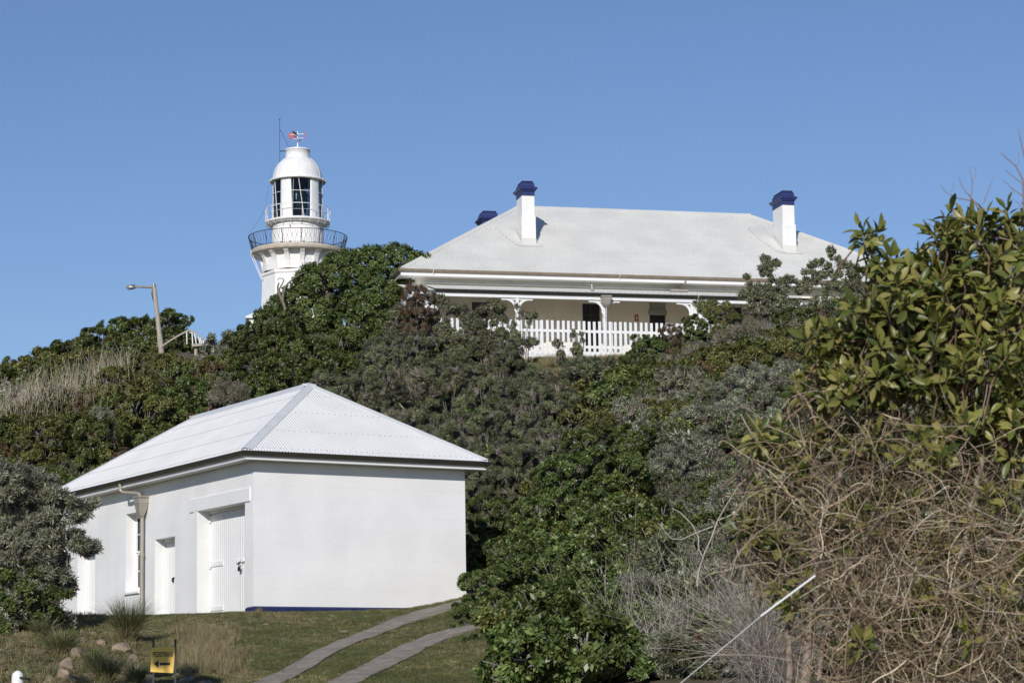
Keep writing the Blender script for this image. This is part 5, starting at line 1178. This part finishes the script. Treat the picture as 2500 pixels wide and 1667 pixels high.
def right_tree():
    rg = np.random.default_rng(21); Y = 18.; B = at(1965, 1640, Y); B[2] = gz(B[0], B[1])
    r = empty('large_leaved_tree', B, 0, label='large-leaved yellow-green tree close at the right edge, draped with dry vines', cat='tree')
    # lobes: px, py, radius px, rosette count
    LB = [(2120, 585, 42, 6), (2150, 650, 50, 9), (2235, 690, 60, 12), (2330, 560, 62, 16), (2300, 640, 80, 24), (2400, 620, 85, 22), (2480, 560, 60, 12), (2480, 680, 90, 22), (2200, 770, 90, 30), (2330, 760, 110, 40), (2450, 800, 110, 36),
          (2080, 800, 75, 20), (2010, 830, 55, 12), (2110, 890, 95, 32), (2250, 880, 110, 40), (2390, 920, 110, 38), (2490, 950, 100, 30), (1985, 920, 60, 13), (2050, 960, 80, 20), (2460, 1060, 90, 26), (2360, 1040, 80, 16), (2200, 990, 80, 14),
          (1850, 1080, 36, 6), (1910, 1150, 60, 6), (1830, 1300, 40, 7), (1890, 1330, 60, 9), (1870, 1210, 50, 6), (2180, 1240, 50, 8), (2060, 1290, 60, 5), (2230, 1480, 60, 9), (2300, 1440, 70, 7), (1960, 1080, 60, 9), (2100, 1060, 70, 9), (2260, 1090, 80, 9), (1930, 1440, 50, 6), (2120, 1600, 90, 5), (2440, 1250, 90, 5), (2420, 1550, 110, 5), (2040, 1560, 80, 5)]
    LB = LB+[(x, y, 110, 10) for x, y in ((2020, 1120), (2150, 1150), (2290, 1180), (2430, 1150), (1960, 1280), (2090, 1330), (2230, 1330), (2370, 1340), (2480, 1380), (2080, 1500), (2220, 1560), (2370, 1500), (2470, 1620), (2280, 1660))]
    C = []; Rn = []
    for px, py, rp, cnt in LB:
        inner = rp == 110 and cnt == 10; c = at(px, py, Y+(.45 if inner else 0)); R = rp/(F/(c @ FW)); d = unit(rg.normal(size=(cnt, 3))); d[:, 1] -= .15; q = rg.uniform(.3 if inner else .55, 1.02, (cnt, 1))
        P = c+d*q*R*np.array([1, 1.6, 1]); C.append(P); Rn.append(d)
    C = np.concatenate(C)-B; d = np.concatenate(Rn); n = len(C)
    A = unit(d*.55+np.array([0, -.15, .55])+rg.normal(size=(n, 3))*.3); lpt = 11
    e1 = unit(np.cross(A, rg.normal(size=(n, 3)))); e2 = np.cross(A, e1); ph = (np.arange(lpt)*2.39996)[None]+rg.uniform(0, 6.28, (n, 1)); th = np.radians(np.linspace(20, 105, lpt)[None]+rg.uniform(-14, 14, (n, lpt)))
    D = A[:, None]*np.cos(th)[..., None]+(e1[:, None]*np.cos(ph)[..., None]+e2[:, None]*np.sin(ph)[..., None])*np.sin(th)[..., None]; D = unit(D).reshape(-1, 3)
    P = (C[:, None]-A[:, None]*(np.linspace(0, .09, lpt)[None, :, None])).reshape(-1, 3)+D*.02; AA = np.repeat(A, lpt, 0); m = len(P)
    L = .132*rg.uniform(.55, 1.2, m); V, Q = big_leaf(P, D, unit(AA+rg.normal(size=AA.shape)*.25), L, L*rg.uniform(.34, .44, m), rg.uniform(.02, .35, m))
    me = np_mesh('leaves', V, Q, None, True); link('leaves', me, M_big, r)
    # twigs to each rosette
    T0 = C-A*.2+rg.normal(size=C.shape)*.03; T1 = T0-A*.14+np.array([0, .12, -.12])+rg.normal(size=C.shape)*.06
    V, Q = strands(np.stack([T1, T0, C-A*.09, C+A*.01], 1), np.array([.009, .007, .005, .003]), 5); link('twigs', np_mesh('twigs', V, Q, None, True), M['redtwig'], r)
    # bare top sprigs
    mb = MB(); p = lambda x, y, dd=0: Vector(at(x, y, Y+dd))-Vector(B)
    def spr(pts, a, b):
        P_ = [p(*q) for q in pts]; k = len(P_); mb.tube(P_, [a+(b-a)*i/(k-1) for i in range(k)], 5)
    spr([(2460, 670), (2440, 600), (2400, 540), (2385, 500), (2365, 475)], .012, .006); spr([(2385, 500), (2352, 460), (2340, 432)], .005, .002); spr([(2375, 490), (2340, 485), (2310, 470), (2297, 452)], .005, .002)
    spr([(2372, 478), (2374, 445), (2366, 405)], .004, .0018); spr([(2374, 445), (2384, 420), (2376, 405)], .0025, .0012); spr([(2400, 500), (2415, 460), (2426, 432)], .004, .0015)
    spr([(2510, 640), (2500, 520), (2498, 440), (2480, 405), (2462, 390), (2444, 374)], .009, .003); spr([(2498, 450), (2472, 430), (2454, 415)], .005, .002); spr([(2500, 480), (2470, 460), (2448, 438)], .005, .002)
    spr([(2505, 400), (2494, 350), (2486, 318)], .006, .003); spr([(2482, 410), (2488, 392), (2487, 375)], .003, .0015); spr([(2505, 520), (2485, 495), (2470, 485)], .003, .0015); spr([(2320, 470), (2330, 455), (2322, 445)], .002, .001)
    spr([(2290, 560), (2262, 545), (2252, 537)], .004, .002); spr([(2430, 640), (2448, 700), (2468, 760), (2480, 830)], .012, .016)
    mb.build('bare_sprigs', M['redtwig'], r)
    # trunks
    for pts, a, b in (([(1963, 1760), (1967, 1660), (1972, 1560), (1975, 1480), (1972, 1410), (2010, 1250), (2090, 1080), (2200, 900)], .047, .022), ([(1920, 1760), (1928, 1640), (1926, 1560), (1918, 1470), (1912, 1400), (1925, 1300)], .028, .014), ([(1995, 1760), (2000, 1650), (2010, 1560), (2060, 1400), (2250, 1100), (2400, 850)], .02, .016), ([(2300, 1760), (2320, 1500), (2380, 1200), (2440, 950)], .035, .02)):
        mb = MB(); P_ = [p(*q) for q in pts]; k = len(P_); mb.tube(P_, [a+(b-a)*i/(k-1) for i in range(k)], 10); mb.build('trunk', M['trunk_near'], r)
    # the vine tangle: curved strands that wander over and through the crown
    LV = [(1900, 1130, 90, 80), (2030, 1080, 90, 110), (2150, 1090, 90, 120), (2280, 1120, 90, 110), (1880, 1250, 80, 90), (2000, 1220, 110, 220), (2130, 1230, 120, 260), (2270, 1250, 120, 240), (2400, 1290, 120, 200), (2490, 1200, 90, 90),
          (1950, 1350, 100, 180), (2080, 1370, 120, 260), (2220, 1400, 120, 260), (2360, 1430, 120, 240), (2480, 1420, 110, 200), (2040, 1500, 110, 200), (2180, 1540, 120, 230), (2330, 1580, 120, 240), (2470, 1590, 110, 200), (2080, 1630, 110, 160), (2230, 1660, 110, 160), (2200, 960, 120, 40), (2050, 980, 90, 40), (2400, 1060, 110, 50), (1850, 1340, 60, 50)]
    S = []; K = 24
    for px, py, rp, cnt in LV:
        c = at(px, py, Y-.05); R = rp/(F/(c @ FW)); cnt = int(cnt*.42); d0 = unit(rg.normal(size=(cnt, 3))); q = rg.uniform(.5, 1.02, (cnt, 1))
        x = c+d0*q*R*np.array([1, 1.5, 1]); v = unit(np.cross(d0, rg.normal(size=(cnt, 3)))+np.array([0, 0, -.35 if py > 1350 else -.05])+rg.normal(size=(cnt, 3))*.3)
        step = rg.uniform(.02, .06, (cnt, 1)); turn = unit(rg.normal(size=(cnt, 3)))*rg.uniform(.02, .22, (cnt, 1)); pts = [x]
        for i in range(K-1):
            pull = (c-x)/R; v = unit(v+turn+rg.normal(size=(cnt, 3))*.13+pull*.08*np.linalg.norm(pull, axis=1, keepdims=True)+np.array([0, 0, -.03])); x = x+v*step; pts.append(x)
        S.append(np.stack(pts, 1))
    S = np.concatenate(S)-B; rad = rg.choice([.002, .003, .0042, .0065], len(S), p=[.3, .35, .25, .1])[:, None]*np.linspace(1, .3, K)[None]
    V, Q = strands(S, rad, 4); o = link('vine_tangle', np_mesh('vine_tangle', V, Q, None, True), M['vine_near'], None, label='brown tangle of dry vines draped over the lower half of the large-leaved tree', cat='vine', kind='stuff'); o.location = B
    # long arching canes
    mb = MB()
    for k in range(46):
        x0, y0 = rg.uniform(1880, 2480), rg.uniform(1000, 1640); a = rg.uniform(-.9, .9)+(math.pi if rg.uniform() < .4 else 0); ln = rg.uniform(120, 330); P_ = []; dd = rg.uniform(-.45, -.15); bend = rg.uniform(-.9, .9); x, y = x0, y0
        for i in range(9): P_.append(Vector(at(x, y, Y+dd+.05*math.sin(i)))-Vector(B)); x += math.cos(a+bend*i/8)*ln/8; y += math.sin(a+bend*i/8)*ln/8
        mb.tube(P_, rg.uniform(.0022, .0046), 5)
    for pts in ([(1985, 1135), (1950, 1110), (1880, 1120), (1830, 1180), (1790, 1270)], [(1900, 1270), (1850, 1300), (1800, 1350), (1780, 1420)], [(2350, 1340), (2420, 1330), (2510, 1345)], [(2180, 1350), (2300, 1440), (2400, 1490), (2510, 1500)], [(2290, 1420), (2330, 1500), (2360, 1560)], [(2010, 960), (1950, 930), (1890, 930), (1850, 960)]):
        mb.tube([Vector(at(x, y, Y-.35))-Vector(B) for x, y in pts], .0042, 5)
    mb.build('canes', M['palestem'], r)
M_big = LM['big']
M['redtwig'] = mat('reddish_twig', (.26, .17, .12), .7, .3, 20)
M['trunk_near'] = mat('pale_flaking_bark', (.34, .28, .22), .9, .3, 14, .6, 40, col2=(.17, .13, .10), aniso=(2, 2, 1))
right_tree()

# ------------------------------------------------------------------ lawn, tussocks, rocks
def lawn():
    rg = np.random.default_rng(12); ms = [blades(1, 26, .06, .007, .10, LM['grass'], .9, k=3), blades(2, 26, .075, .006, .12, LM['grass'], .8, k=3), blades(3, 24, .07, .008, .12, LM['drygrass'], 1.1, k=3)]
    n = 42000; y = rg.uniform(36, 66, n); p = rg.uniform(60, 1260, n); x = (p-1250)*y/5600
    a = (x-SH.o[0])*SH.a[0]+(y-SH.o[1])*SH.a[1]; b = (x-SH.o[0])*SH.b[0]+(y-SH.o[1])*SH.b[1]; ok = ~((a > -.05) & (a < 6.) & (b > -.05)) & ~((a > 5.5) & (b > 2)) & ~((b > 0) & (a > 0))
    ok &= ~((p < 330-(y-44)*12) & (y < 52)); ok &= (b < 13.5)
    # keep the two wheel tracks clear
    def dist(px, py): q = hit(px, py); return q[:2]
    for LL, RR in TRK:
        mid = np.array([(hit(*l)[:2]+hit(*q)[:2])/2 for l, q in zip(LL, RR)]); wd = np.array([np.linalg.norm(hit(*l)[:2]-hit(*q)[:2])/2 for l, q in zip(LL, RR)])
        for i in range(len(mid)-1):
            d = mid[i+1]-mid[i]; t = np.clip(((x-mid[i, 0])*d[0]+(y-mid[i, 1])*d[1])/(d @ d), 0, 1); dd = np.hypot(x-mid[i, 0]-d[0]*t, y-mid[i, 1]-d[1]*t); ok &= dd > (wd[i]+(wd[i+1]-wd[i])*t)*.72+rg.uniform(-.10, .05, n)
    x, y, p = x[ok], y[ok], p[ok]; k = len(x)
    f = np.sin(x*1.1+y*.5)+np.sin(x*.5-y*.9+1)+.8*np.sin(x*2.3+y*1.7)
    dry = rg.uniform(0, 1, k) < np.clip(.16+.16*f+np.where(p < 620, .18, 0), .03, .75); idx = np.where(dry, 2, rg.integers(0, 2, k)); s = rg.uniform(.6, 1.15, k)
    scatter('lawn_grass', np.stack([x, y, G(x, y)-.01], 1), np.stack([0*x, 0*x, rg.uniform(0, 6.28, k)], 1), np.stack([s, s, s*.9], 1), ms, idx, 'short mown grass on the slope in front of the white shed', 'grass')
    # dry grass bank below the cottage fence
    n = 9000; p = rg.uniform(1200, 1640, n); b2 = rg.uniform(-13.5, -4.7, n); y0 = 84.; a2 = (p-1250)*85/5600*1.02; a2 = a2+4.4
    W3 = HO.o[None]+a2[:, None]*HO.a[None]+b2[:, None]*HO.b[None]; x, y = W3[:, 0], W3[:, 1]; idx = rg.integers(0, 3, n); s = rg.uniform(.8, 1.5, n)
    ms2 = [blades(11, 22, .20, .010, .16, LM['drygrass'], .5, k=3), blades(12, 22, .15, .010, .16, LM['grass'], .6, k=3), blades(13, 20, .26, .009, .14, LM['drygrass'], .45, k=3)]
    scatter('dry_grass_bank', np.stack([x, y, G(x, y)-.02], 1), np.stack([0*x, 0*x, rg.uniform(0, 6.28, n)], 1), np.stack([s, s, s*.9], 1), ms2, idx, 'golden dry grass on the bank below the picket fence', 'grass')
    # long straw grass beside the sign
    n = 620; p = rg.normal(500, 62, n); q = rg.uniform(1535, 1650, n); H_ = np.array([hit(a_, b_) for a_, b_ in zip(p, q)]); ms3 = [blades(21, 26, .38, .006, .12, LM['drygrass'], .55, k=4), blades(22, 24, .30, .006, .14, LM['drygrass'], .7, k=4)]
    s = rg.uniform(.5, 1.0, n)*np.exp(-((p-500)/130)**2); scatter('straw_grass', H_, np.stack([0*p, 0*p, rg.uniform(0, 6.28, n)], 1), np.stack([s, s, s], 1), ms3, rg.integers(0, 2, n), 'long straw-coloured grass on the bank behind the yellow sign', 'grass')
TRK = [([(560, 1700), (629, 1665), (747, 1604), (845, 1560), (942, 1521), (1016, 1494), (1089, 1476), (1180, 1455)], [(640, 1700), (705, 1663), (796, 1609), (893, 1563), (991, 1526), (1050, 1508), (1100, 1490), (1190, 1466)]),
       ([(740, 1700), (810, 1665), (893, 1624), (967, 1585), (1040, 1553), (1089, 1541), (1170, 1512)], [(815, 1700), (889, 1663), (967, 1624), (1040, 1585), (1094, 1560), (1130, 1550), (1200, 1525)])]
lawn()
def litter():
    rg = np.random.default_rng(5); n = 5200; p = rg.uniform(-60, 345, n); y = rg.uniform(36, 56, n); x = (p-1250)*y/5600
    a = (x-SH.o[0])*SH.a[0]+(y-SH.o[1])*SH.a[1]; ok = (a < -.1) & (p < 350-(y-44)*12+30); x, y = x[ok], y[ok]; k = len(x)
    ms = [blades(61, 16, .10, .010, .14, LM['drygrass'], 1.6, .8, k=3), blades(62, 14, .16, .009, .14, LM['drygrass'], 1.2, .8, k=4), blades(63, 14, .12, .010, .14, LM['brown'], 1.6, .8, k=3), blades(64, 16, .16, .010, .12, LM['grass'], .8, .5, k=3)]
    s = rg.uniform(.5, 1.3, k); scatter('bank_litter', np.stack([x, y, G(x, y)-.01], 1), np.stack([0*x, 0*x, rg.uniform(0, 6.28, k)], 1), np.stack([s, s, s], 1), ms, rg.choice(4, k, p=[.35, .2, .25, .2]), 'dry grass litter over the rocky bank at the bottom left', 'grass')
litter()
def tussock(px, py, h, seed, label, n=420, rad=.16, lean=.75, m_='sedge'):
    P = hit(px, py); r = empty('grass_tussock', P, 0, label=label, cat='grass clump')
    mb = blades(seed, n, h, .009, rad, LM[m_], lean, .5, 6, 'green_blades'); o = bpy.data.objects.new('green_blades', mb); COL.objects.link(o); o.parent = r
    mb = blades(seed+50, n//2, h*.7, .008, rad*1.2, LM['drygrass'], lean*1.7, .75, 6, 'dry_blades'); o = bpy.data.objects.new('dry_blades', mb); COL.objects.link(o); o.parent = r
tussock(312, 1568, 1.0, 31, 'big spiky grass clump in front of the shed downpipe', 900, .30, .62)
tussock(150, 1600, .62, 32, 'arching grass clump beside the foot of the silver-leaved tree', 700, .3, .9)
tussock(105, 1560, .55, 36, 'grass clump under the silver-leaved tree at the left wall end', 500, .25, .9)
tussock(228, 1630, .42, 33, 'small grass clump on the rocks between the two bigger ones', 380, .18, .8)
tussock(262, 1672, .62, 34, 'dark shaded grass clump at the bottom edge left of the sign', 600, .22, .7)
tussock(330, 1672, .45, 38, 'shaded grass clump at the bottom edge nearest the sign', 400, .2, .7)
tussock(632, 1497, .16, 35, 'tiny grass tuft against the blue plinth at the shed corner', 90, .08, .7, 'drygrass')
tussock(440, 1497, .22, 37, 'little straw tuft at the wall between the small door and the double doors', 50, .12, .5, 'drygrass')
def rock(px, py, w_, h, seed, label, grp='sandstone rocks on the bank'):
    w_ *= 1.35; h *= 1.5; P = hit(px, py+4); rg = np.random.default_rng(seed); import bmesh
    bm = bmesh.new(); bmesh.ops.create_icosphere(bm, subdivisions=3, radius=1)
    pl = [(unit(rg.normal(size=3)), rg.uniform(.42, .8)) for _ in range(13)]
    for v in bm.verts:
        c = np.array(v.co)
        for n_, d_ in pl:
            q = c @ n_
            if q > d_: c = c-n_*(q-d_)*.97
        c = c*(1+.05*math.sin(c[0]*7+seed)*math.sin(c[1]*6)); v.co = Vector((c[0]*w_, c[1]*w_*.8, c[2]*h))
    me = bpy.data.meshes.new('rock'); bm.to_mesh(me); bm.free(); me.materials.append(M['rock']); o = bpy.data.objects.new('rock', me); COL.objects.link(o); o.location = P+np.array([0, w_*.4, h*.15]); o.rotation_euler = (0, 0, rg.uniform(0, 6)); tag(o, label, 'rock', grp)
for i, (x, y, w_, h, lb) in enumerate([
    (150, 1650, .15, .12, 'rounded pale sandstone rock low at the far left of the bank'), (166, 1632, .17, .14, 'tan rock above the rounded pale one at the far left'), (180, 1664, .16, .13, 'rock at the bottom edge right of the rounded pale one'),
    (185, 1602, .14, .14, 'pale upright rock under the left grass clumps'), (202, 1563, .10, .09, 'small grey stone high on the bank left of the big grass clump'), (225, 1546, .10, .05, 'flat stone at the top lip of the bank'),
    (293, 1592, .20, .13, 'square-edged rock directly under the big grass clump'), (283, 1618, .16, .07, 'flat pale slab below the square-edged rock'), (315, 1612, .15, .10, 'rock right of the flat pale slab'), (245, 1650, .14, .14, 'shaded rock left of the dark grass clump'),
    (335, 1640, .14, .11, 'shaded reddish rock left of the yellow sign'), (352, 1660, .17, .12, 'shaded rock at the bottom edge beside the sign stake'), (455, 1662, .16, .09, 'rock at the bottom edge right of the yellow sign'), (500, 1668, .2, .08, 'flat rock at the bottom edge under the straw grass'),
    (250, 1572, .13, .09, 'grey stone just left of the big grass clump base'), (205, 1590, .11, .08, 'brown stone between the pale upright rock and the grass clump'), (268, 1640, .13, .09, 'shaded stone directly under the flat pale slab'),
    (365, 1668, .12, .08, 'dark rounded stone at the foot of the sign'), (425, 1650, .10, .06, 'small pale stone right behind the sign stake'), (120, 1664, .13, .10, 'tan stone at the bottom edge right of the white post'),
    (650, 1522, .12, .04, 'pale stone patch in the lawn below the shed corner'), (845, 1540, .16, .05, 'flat earthy stone in the lawn beside the left wheel track'), (515, 1524, .14, .03, 'faint flat stone in the lawn below the double doors')]): rock(x, y, w_, h, 60+i, lb)
